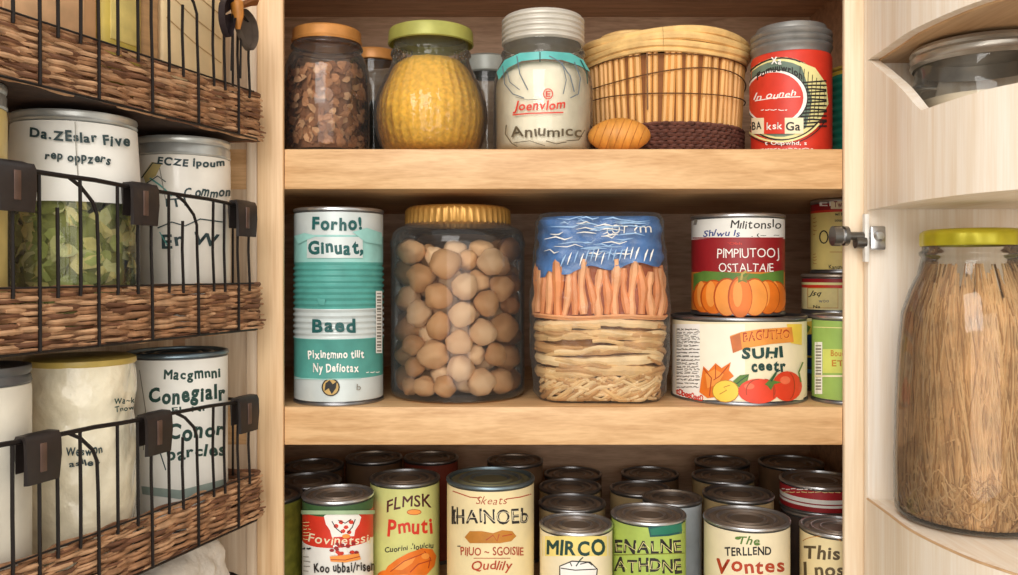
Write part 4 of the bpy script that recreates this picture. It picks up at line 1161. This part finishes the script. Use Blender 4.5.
for xx, y in ((-.004, .030), (0, .065)): tube(b, [(xx, y, WH - .004), (xx, y, RAILH - .003)], .0012, 6)
for v in b.verts:
    if v.co.z > WH + .02: v.co.z += .012 * (-v.co.x / LB_) * (v.co.z - WH - .02) / (RAILH - WH - .02)
obj('wire_frame', b, BLACKMETAL, basket)
dup(basket, (O_L.x, O_L.y, 1.2955), None, 'wicker and wire basket holding jars, second from the top on the left door')
dup(basket, (O_L.x, O_L.y, 1.116), None, 'wicker and wire basket holding a cream bag and cans, third on the left door')
dup(basket, (O_L.x, O_L.y, .948), None, 'lowest wicker and wire basket of the left door under the crumpled bag')
def dpos(t, off): # t along door from basket end, off behind the front plane
    p = O_L - UL * t - NL * off
    return p.x, p.y
FLO = .0045
# black clips on rails
def clip_bm():
    b = BM(); wv = .0125
    prof = [(-.0062, -.030), (-.0068, -.012), (-.0062, .001), (-.004, .0052), (0, .0066), (.004, .0052), (.0060, .001), (.0062, -.014), (.0060, -.022)]
    ins = [(-.0034, -.030), (-.0038, -.012), (-.0034, .0), (-.0022, .0028), (0, .0034), (.0022, .0028), (.0034, 0), (.0036, -.014), (.0036, -.022)]
    n = 5; L = []
    for q in range(n + 1):
        xx = -wv + 2 * wv * q / n; e = .0012 if q in (0, n) else 0
        tp = 1.0 - .0
        L.append(([b.verts.new((xx * (1 + .10 * (z < -.012) * -1), y * (1 - e * 60), z - (e if k_ == 4 else 0))) for k_, (y, z) in enumerate(prof)], [b.verts.new((xx, y, z)) for y, z in ins]))
    for (A, a), (B, c) in zip(L, L[1:]):
        for i in range(len(prof) - 1):
            b.faces.new([A[i], A[i + 1], B[i + 1], B[i]]); b.faces.new([a[i], c[i], c[i + 1], a[i + 1]])
        for e in (0, -1): b.faces.new([A[e], B[e], c[e], a[e]])
    for (A, a) in (L[0], L[-1]):
        for i in range(len(prof) - 1): b.faces.new([A[i], A[i + 1], a[i + 1], a[i]])
    return b
cl = thing('clip', 'black leather clip hooked at the right end of the second basket rail', 'clip', (0, 0, 0), ALPHA, 'clips on the basket rails')
obj('strap', clip_bm(), LEATHER, cl, angle=50)
b = BM(); box(b, -.0036, .0010, -.0074, -.0062, -.022, -.001, .0005); obj('keeper', b, LEATHER_B, cl, label='brown leather keeper')
cps = [(.030, 1.2955, 'black leather clip hooked at the right end of the second basket rail'), (.158, 1.2955, 'black leather clip on the second basket rail between its two lettered jars'), (.272, 1.2955, 'black leather clip on the second basket rail at the picture edge'),
       (.027, 1.116, 'black leather clip hooked at the right end of the third basket rail'), (.143, 1.116, 'black leather clip on the third basket rail before the cream bag'), (.252, 1.116, 'black leather clip on the third basket rail before the leftmost white jar')]
for i, (t, z, lab) in enumerate(cps):
    p = O_L - UL * t; o = cl if i == 0 else dup(cl)
    o.location = (p.x, p.y, z + RAILH - .0012 + .012 * t / LB_); o['label'] = lab; o.scale = (1.12, 1, .92)
# bow
p = O_L - UL * .054
bw = thing('ribbon_bow', 'dark ribbon bow with an orange centre tied to the top basket rail', 'bow', (p.x, p.y, 1.475 + RAILH - .0015), ALPHA)
def loop(sx, drop):
    b = BM(); pts = [(0, -.005), (.010, .002), (.022, -.006), (.024, -.022), (.016, -.034), (.008, -.026), (0, -.008)]
    R_ = []
    P = catmull(pts, 5)
    for i, (x, z) in enumerate(P):
        y = -.006 - .006 * math.sin(PI * i / len(P)); w2 = .0055
        R_.append([b.verts.new((sx * x, y - w2, z + drop)), b.verts.new((sx * x, y + w2 * .2, z + drop))])
    for A_, B_ in zip(R_, R_[1:]): b.faces.new([A_[0], A_[1], B_[1], B_[0]])
    c = b.verts.new((sx * .013, -.0065, -.014 + drop))
    for A_, B_ in zip(R_, R_[1:]): b.faces.new([A_[1], B_[1], c])
    bmesh.ops.solidify(b, geom=list(b.faces), thickness=.0006); return b
obj('loop', loop(-1, 0), mat('dark plum ribbon', (66, 54, 56), .45, 0, .35, 60), bw)
obj('loop', loop(1, -.004), mat('grey brown ribbon', (112, 98, 86), .5, 0, .3, 60), bw)
b = BM(); tube(b, [(.001, -.0085, .006), (-.001, -.0125, 0), (.001, -.012, -.010), (.003, -.011, -.022)], [.003, .0062, .0058, .002], 10, 0, True, .8); obj('knot', b, mat('orange ribbon', (190, 122, 48), .45, 0, .3, 60), bw)
b = BM(); P = [(.004, -.009, -.002), (.014, -.010, .004), (.024, -.010, .010), (.034, -.009, .013)]; R_ = []
for i, (x, y, z) in enumerate(P): w2 = (.002, .0035, .005, .0045)[i]; R_.append([b.verts.new((x, y, z - w2)), b.verts.new((x, y - .002, z)), b.verts.new((x, y, z + w2))])
for A_, B_ in zip(R_, R_[1:]):
    for i in range(2): b.faces.new([A_[i], A_[i + 1], B_[i + 1], B_[i]])
bmesh.ops.solidify(b, geom=list(b.faces), thickness=.0006); obj('tail', b, mat('rust ribbon', (150, 96, 50), .5, 0, .2, 60), bw)
b = BM(); tube(b, [(.004, -.009, -.002), (.014, -.009, -.008), (.026, -.008, -.012)], [.0018, .0016, .001], 6); tube(b, [(-.002, -.010, -.004), (-.004, -.010, -.025), (-.003, -.008, -.060)], .0009, 6); tube(b, [(.003, -.010, -.006), (.008, -.010, -.026), (.010, -.008, -.064)], .0011, 6); obj('cord', b, BLACKMETAL, bw)

# second basket contents
zb2 = 1.2955 + FLO
cx, cy = dpos(.0460, .0525); R = .0415; hj = 1.470 - zb2
CLRLID = mat('grey tin lid', (196, 198, 194), .32, .6, .15, 40)
WHITEJ = mat('milky jar', (226, 220, 208), .35, 0, .06, 40, coat=.4)
def stepped_jar(label, cx, cy, zb, R, h, bodym, art, lidh=.014, lidm=None, name='lettered_jar', lidk=1.0):
    rt = thing(name, label, 'jar', (cx, cy, zb), facing(cx, cy))
    b = BM(); lathe(b, [(0, .0005), (R * .93, .0005), (R * .99, .003), (R, .008), (R, h - lidh - .006), (R * .985, h - lidh - .001), (R * .94, h - lidh), (R * .94, h - .004), (0, h - .004)], 56); obj('jar_body', b, bodym, rt)
    b = BM(); q = R * lidk
    lathe(b, [(0, h - .0012), (q * .88, h - .0012), (q * .93, h), (q * .985, h), (q, h - .002), (q * .99, h - .0045), (q * .965, h - .006), (q * .99, h - .008), (q * .99, h - lidh + .003), (q * 1.005, h - lidh + .001), (q * .985, h - lidh - .0005), (q * .95, h - lidh + .0005), (q * .95, h - .003), (0, h - .003)], 56); obj('lid', b, lidm or CLRLID, rt)
    b = BM(); mats = []; A = Art(cyl_map(cx, cy, zb, R), step=3); art(A); A.into(b, mats); obj('label', b, mats, rt)
    return rt
INKT = mat('teal black ink', (40, 62, 64), .6, 0, .15)
def art_2r(A):
    A.poly([(143, 175), (152, 162), (162, 164), (156, 176), (146, 183)], mat('ochre leaf', (184, 166, 110), .5)); A.line([(142, 178), (153, 163), (163, 164)], 1.2, INKT); A.line([(150, 178), (160, 185), (172, 196)], 1.6, TEAL); A.line([(146, 184), (158, 176), (166, 182)], 1, INKT)
    A.text('ECZE ipoum', 191, 162, 7.5, 66, INKT, .04, jit=.16, tilt=.05, slant=.1); A.text('C.ommon', 207, 192, 9, 46, INKT, .03, jit=.14, slant=.2)
    A.text('ITl', 176, 202, 8, 20, INKT, .01, jit=.1); A.line([(158, 228), (172, 222), (185, 226), (200, 219), (222, 222)], 1.2, INKT); A.text('Er W', 190, 240, 12, 56, INKT, .025, jit=.15); A.line([(160, 232), (168, 246)], 1, TEAL); A.line([(160, 168), (166, 200)], .8, INKGREY)
stepped_jar('milky lettered jar with a grey rimmed lid at the right end of the second basket', cx, cy, zb2, R, hj, WHITEJ, art_2r, .016)
# big jar: white label above, green pieces below
cx, cy = dpos(.1670, .0552); R = .0468; hj = Z(112, cy - .03) - zb2
jar = glass_jar('glass_jar', 'large glass jar with a white lettered label above green dried pieces, second basket', cx, cy, zb2,
    [(0, .001), (R * .94, .001), (R * .99, .004), (R, .010), (R, hj * .70), (R * .98, hj * .76), (R * .955, hj * .80), (R * .955, hj - .008)])
b = BM(); q = R * .965
lathe(b, [(0, hj - .001), (q * .9, hj - .001), (q * .95, hj), (q * .99, hj), (q, hj - .002), (q * .985, hj - .004), (q * 1.0, hj - .006), (q * .97, hj - .008), (q * .93, hj - .004), (0, hj - .003)], 56); obj('lid', b, CLRLID, jar)
b = BM(); mats = [WHITE]; Rl = R * .957
lathe(b, [(Rl + .0006, hj * .60), (Rl + .0006, hj * .70), (Rl * 1.001, hj - .0085)], 64)
for v in b.verts:
    if v.co.z < hj * .75: 
        rr = math.hypot(v.co.x, v.co.y); kk = (R + .0006) / rr; v.co.x *= kk; v.co.y *= kk
A = Art(cyl_map(cx, cy, zb2, R), step=3, base=.0012)
A.text('Da.ZEslar Five', 80, 137, 9.5, 98, INKT, .04, jit=.12, tilt=.10); A.text('rep oppzers', 78, 157, 8, 64, INKT, .035, jit=.14, tilt=.08, slant=.1); A.line([(75, 122), (76, 150), (79, 190)], .8, INKGREY)
A.into(b, mats); obj('label', b, mats, jar)
PS = [mat('green piece', (176, 186, 106), .6, 0, .2, 100), mat('pale green piece', (222, 222, 158), .6, 0, .15, 100), mat('yellow piece', (226, 214, 140), .6, 0, .15, 100), mat('dark piece', (140, 146, 76), .7, 0, .2, 100), mat('piece core', (150, 154, 84), .8)]
o = flakes('dried_pieces', 'green and yellow dried pieces filling the large jar in the second basket', 'dried food', cx, cy, zb2, R, .0065, hj * .62, 420, PS, .0095, None, 8)
# item at picture edge in second basket
cx, cy = dpos(.281, .048); R = .036
stepped_jar('yellowish jar cut by the left picture edge, second basket', cx, cy, zb2, R, .175, mat('yellow milky jar', (214, 190, 120), .4, 0, .1), lambda A: A.rect(-40, 200, -20, 230, CREAM2), .016)

# third basket contents
zb3 = 1.116 + FLO
cx, cy = dpos(.0510, .0545); R = .0432; h = Z(350, cy) - zb3
def art_3r(A):
    A.text('Macgmnni', 192, 373, 10, 56, INKG, .04, jit=.16, tilt=-.05); A.text('Conegialr', 187, 394, 14, 76, INKG, .045, jit=.12, tilt=-.08); A.text('EI  NI', 188, 409, 5, 32, INKG, .02, tilt=-.05)
    A.text('Conor', 196, 430, 14, 56, INKG, .04, jit=.14, tilt=-.08); A.text('barcles', 196, 452, 11, 58, INKG, .035, jit=.14, tilt=-.1); A.line([(140, 370), (146, 410), (144, 450)], .8, INKGREY)
    A.line([(150, 425), (158, 445), (166, 470)], 1.2, INKT); A.poly([(142, 486), (180, 490), (228, 478), (229, 488), (180, 499), (143, 494)], mat('grey green wash', (150, 166, 158), .5))
can('white can with dark green hand lettering at the right end of the third basket', cx, cy, zb3, R, h, [(0, 1, WHITE)], art_3r, rimmat=TIN_BLUE)
# cream bag
cx, cy = dpos(.1625, .0540); h = Z(362, cy - .02) - zb3
bg_ = thing('flour_bag', 'cream crinkled clear bag with a flat yellowish top, middle of the third basket', 'bag', (cx, cy, zb3), facing(cx, cy))
b = BM(); rn = random.Random(3); R = .0405
prof = [(0, .001), (R * .85, .001), (R * .95, .006), (R * 1.0, .03), (R * 1.03, h * .45), (R * 1.02, h * .6), (R * .96, h * .74), (R * 1.0, h * .84), (R * .985, h * .93), (R * .97, h), (0, h)]
P_ = []
for (r0, z0), (r1, z1) in zip(prof, prof[1:]):
    n = max(1, int(math.hypot(r1 - r0, z1 - z0) / .0022))
    for k in range(n): P_.append((r0 + (r1 - r0) * k / n, z0 + (z1 - z0) * k / n))
P_.append(prof[-1])
lathe(b, P_, 120, 0, rfun=lambda a, z: (1 - .012 + .014 * math.sin(3 * a + 1) + .022 * math.sin(6 * a - 100 * z) * math.sin(55 * z) + .030 * (abs(math.sin(95 * z + 3 * math.sin(2 * a + 9 * z))) ** .5 - .6) * (.35 + .65 * abs(math.sin(2.5 * a + 20 * z))) ))
obj('bag_body', b, mat('cream flour in film', (244, 234, 206), .2, 0, .1, 45, 1.0, coat=.7), bg_, angle=80)
b = BM(); lathe(b, [(0, h + .003), (R * .9, h + .003), (R * .99, h + .0015), (R * 1.0, h - .002), (R * .985, h - .003), (0, h + .0005)], 48); obj('lid', b, mat('ochre film top', (196, 170, 88), .4, 0, .2, 40), bg_)
b = BM(); mats = []; A = Art(cyl_map(cx, cy, zb3, R * 1.075), step=3)
A.text('Wa~k', 124, 400, 6, 20, INKG, .03, jit=.2, tilt=-.15); A.text('Tnow', 124, 408, 5, 19, INKG, .03, jit=.2, tilt=-.15)
A.into(b, mats); obj('lettering', b, mats, bg_)
b = BM(); mats = []; A = Art(cyl_map(cx, cy, zb3, R * 1.075), step=3)
A.text('Weswon', 84, 450, 9, 36, INKT, .03, jit=.2, tilt=-.1); A.text('aslles', 84, 462, 6, 30, INKT, .03, jit=.2, tilt=-.1)
A.into(b, mats); obj('lettering', b, mats, bg_)
cx, cy = dpos(.262, .049); R = .037
stepped_jar('white jar with a dark grey rim at the left picture edge, third basket', cx, cy, zb3, R, Z(366, cy) - zb3, mat('white milky jar', (226, 220, 204), .4, 0, .08, 40), lambda A: A.rect(-30, 420, -10, 440, CREAM2), .012, mat('dark grey lid', (104, 106, 108), .4, .5))

# top basket contents: packets seen through the wires
zb1 = 1.475 + FLO
def packet(name, label, cat, t0, t1, o0, o1, h, m, art=None, bev=.003, extra=None):
    tm, om = (t0 + t1) / 2, (o0 + o1) / 2; x, y = dpos(tm, om)
    rt = thing(name, label, cat, (x, y, zb1), ALPHA)
    w2, d2 = (t1 - t0) / 2, (o1 - o0) / 2
    b = BM(); box(b, -w2, w2, -d2, d2, .0005, h, bev, seg=3)
    obj('box_body', b, m, rt)
    return rt, w2, d2
TANB = mat('tan card', (206, 158, 112), .6, 0, .12, 40); OLB = mat('olive yellow pack', (196, 172, 78), .5, 0, .2, 30); CRB = mat('cream card', (236, 208, 160), .55, 0, .08, 40); WDB = mat('woody card', (188, 146, 100), .6, 0, .2, 60, stretch=(.3, 1, 3))
rt, w2, d2 = packet('food_box', 'cream cardboard box with fine slanting lines, right end of the top basket', 'box', .028, .108, .022, .088, .175, CRB)
b = BM(); rn = random.Random(8)
for k in range(5):
    xa = -w2 + .004; za = .07 + k * .022
    tube(b, [(xa, -d2 - .0003, za + .016), (0, -d2 - .0003, za + .003), (w2 - .004, -d2 - .0003, za - .006)], .0006, 4)
obj('printed_lines', b, mat('tan print', (196, 160, 112), .6), rt)
rt, w2, d2 = packet('food_box', 'narrow brown wood-grain box squeezed beside the cream box in the top basket', 'box', .112, .132, .022, .088, .165, WDB)
rt, w2, d2 = packet('food_packet', 'olive yellow packet between the brown box and the tan box, top basket', 'packet', .135, .178, .016, .086, .17, OLB, bev=.008)
b = BM(); box(b, -w2 * .7, w2 * .6, -d2 - .0008, -d2 + .002, .05, .13, .0006); obj('label', b, mat('straw print', (222, 200, 120), .5, 0, .15), rt)
rt, w2, d2 = packet('food_box', 'tan cardboard box at the left picture edge of the top basket', 'box', .182, .27, .018, .088, .172, TANB)
b = BM(); box(b, -w2 * .85, w2 * .7, -d2 - .0008, -d2 + .002, .045, .12, .0006); obj('label', b, mat('peach print', (222, 178, 134), .5, 0, .15), rt)

# crumpled bag under third basket
cx, cy = dpos(.085, .0545); zb4 = .948 + FLO; hb4 = 1.1085 - zb4
b = BM(); t = bmesh.new(); bmesh.ops.create_icosphere(t, subdivisions=5, radius=1); rn = random.Random(4)
ph = [rn.uniform(0, 6) for _ in range(8)]
for v in t.verts:
    q = v.co.copy()
    g = 1 + .05 * math.sin(6 * q.x + ph[0] + 3 * q.z) + .05 * math.sin(8 * q.y + ph[1] - 5 * q.z) + .03 * math.sin(13 * q.x + 9 * q.y + ph[2]) + .06 * abs(math.sin(9 * q.z + 7 * q.x + ph[3])) + .04 * abs(math.sin(15 * q.x - 8 * q.z + ph[4]))
    s = lambda c: math.copysign(abs(c) ** .6, c)
    v.co = Vector((s(q.x) * .066 * g, s(q.y) * .036 * g, 0)); zz = (s(q.z) * .5 + .5) * hb4; v.co.z = zz - .030 * max(0, q.z) * (-q.x * .8 + .2) if q.z > 0 else zz
zmax = max(v.co.z for v in t.verts); ymx = max(abs(v.co.y) for v in t.verts)
for v in t.verts: v.co.z *= hb4 / zmax; v.co.y *= .042 / ymx
merge(b, t)
o = obj('paper_bag', b, mat('crumpled white paper', (228, 220, 208), .6, 0, .1, 55, 1.0), None, loc=(cx, cy, zb4), rotz=ALPHA)
tag(o, 'crumpled white bag poking up below the third basket', 'bag')

# ------------------------------------------------------------------ right door jars
# noodle jar
cx, cy = .417, .766; R = .0645; zb = ZB + .0003
hz_ = lambda py: Z(py, cy) - zb
nj = glass_jar('glass_jar', 'big glass jar of long brown noodles with a yellow-green lid on the right door ledge', cx, cy, zb,
    [(0, .001), (R * .92, .001), (R * .98, .005), (R, .014), (R * 1.0, .05), (R * .985, .10), (R * .95, .15), (R * .90, .185), (R * .80, hz_(290)), (R * .70, hz_(275)), (R * .655, hz_(262)), (R * .64, hz_(257)), (R * .67, hz_(255)), (R * .67, hz_(252)), (R * .63, hz_(250)), (R * .63, hz_(240))], seg=64)
b = BM(); q = R * .655; ht_ = hz_(229.5); hl_ = hz_(246)
lathe(b, [(0, ht_), (q * .86, ht_), (q * .93, ht_ - .0008), (q * .99, ht_ - .003), (q, ht_ - .005), (q * 1.005, hl_ + .002), (q * .985, hl_), (q * .97, hl_ + .002), (q * .96, ht_ - .005), (0, ht_ - .003)], 96, rfun=lambda a, z: 1 + (.012 * math.sin(16 * a) if z < ht_ - .002 else 0))
obj('lid', b, mat('yellow green tin lid', (186, 176, 40), .35, .3, .2, 30), nj)
rn = random.Random(12); b = BM()
def rj(z):
    P = [(.002, .80), (.006, .90), (.016, .95), (.05, .965), (.10, .95), (.15, .915), (.185, .86), (hz_(290), .745), (hz_(276), .645), (hz_(262), .575)]
    for (z0, r0), (z1, r1) in zip(P, P[1:]):
        if z <= z1: return R * (r0 + (r1 - r0) * max(0, (z - z0) / (z1 - z0)))
    return R * .6
lathe(b, [(0, .003)] + [(rj(z) * .955, z) for z in [.003 + .195 * i / 14 for i in range(15)]] + [(0, .212)], 40, 3)
for k in range(900):
    a = rn.uniform(0, 2 * PI) if rn.random() < .3 else rn.uniform(-1.7, 1.7)
    z1 = min(hz_(264), rn.gauss(.205, .018)); z0 = rn.uniform(.004, .10) if rn.random() < .6 else .004
    if rn.random() < .18: z1 = rn.uniform(.05, .15)
    tw = rn.uniform(-.5, .5); ph = rn.uniform(0, 6); am = rn.uniform(.01, .06); dr = rn.uniform(.955, .982); n = 10; pts = []
    for i in range(n + 1):
        t = i / n; z = z0 + (z1 - z0) * t; aa_ = a + tw * (t - .5) + am * math.sin(5 * t + ph); r = rj(z) * dr
        pts.append((r * math.sin(aa_), -r * math.cos(aa_), z))
    tube(b, pts, rn.uniform(.0006, .0010), 4, rn.choice((0, 0, 1, 1, 2)))
for k in range(60):   # curled ends at the bottom
    a = rn.uniform(-1.7, 1.7); z = rn.uniform(.009, .045); L = rn.uniform(.2, .6); ph = rn.uniform(0, 6)
    pts = [(rj(z) * .985 * math.sin(a + L * i / 7), -rj(z) * .985 * math.cos(a + L * i / 7), max(.0085, z + .008 * math.sin(i * .8 + ph))) for i in range(8)]
    tube(b, pts, .0008, 4, rn.choice((0, 1, 2)))
o = obj('dry_noodles', b, [mat('straw noodle', (206, 164, 114), .55, 0, .15, 60), mat('light straw noodle', (222, 184, 134), .55, 0, .12, 60), mat('brown noodle strand', (176, 134, 88), .6, 0, .15, 60), mat('noodle core', (168, 126, 84), .8)], None, loc=(cx, cy, zb), rotz=facing(cx, cy))
tag(o, 'long thin brown noodles packed upright in the big jar on the right door', 'noodles', None, 'stuff')

# upper right jar of pale flour
cx, cy = .428, .765; R = .0615; zb = 1.4225 + .0003; h = 1.5525 - zb
uj = glass_jar('glass_jar', 'glass jar of pale flour behind the scooped rack front high on the right door', cx, cy, zb,
    [(0, .001), (R * .9, .001), (R, .008), (R, h * .62), (R * .985, h * .70), (R * .95, h * .76), (R * .93, h * .80), (R * .93, h * .86)])
b = BM(); lathe(b, [(0, h - .002), (R * .86, h - .002), (R * .92, h), (R * .98, h - .001), (R * 1.0, h - .004), (R * .97, h - .0065), (R * 1.0, h - .009), (R * .985, h - .012), (R * 1.0, h - .015), (R * .96, h - .018), (R * .95, h - .004), (0, h - .004)], 64)
obj('lid', b, mat('pewter ring lid', (176, 170, 160), .28, .7, .2, 40), uj)
grains_lathe('pale_flour', 'pale flour inside the jar high on the right door', 'flour', cx, cy, zb, [(0, .003), (R * .88, .003), (R * .955, .012), (R * .955, 1.5035 - zb), (R * .6, 1.506 - zb), (0, 1.507 - zb)], mat('pale wheat flour', (240, 222, 194), .85, 0, .06, 60), amp=.0005)
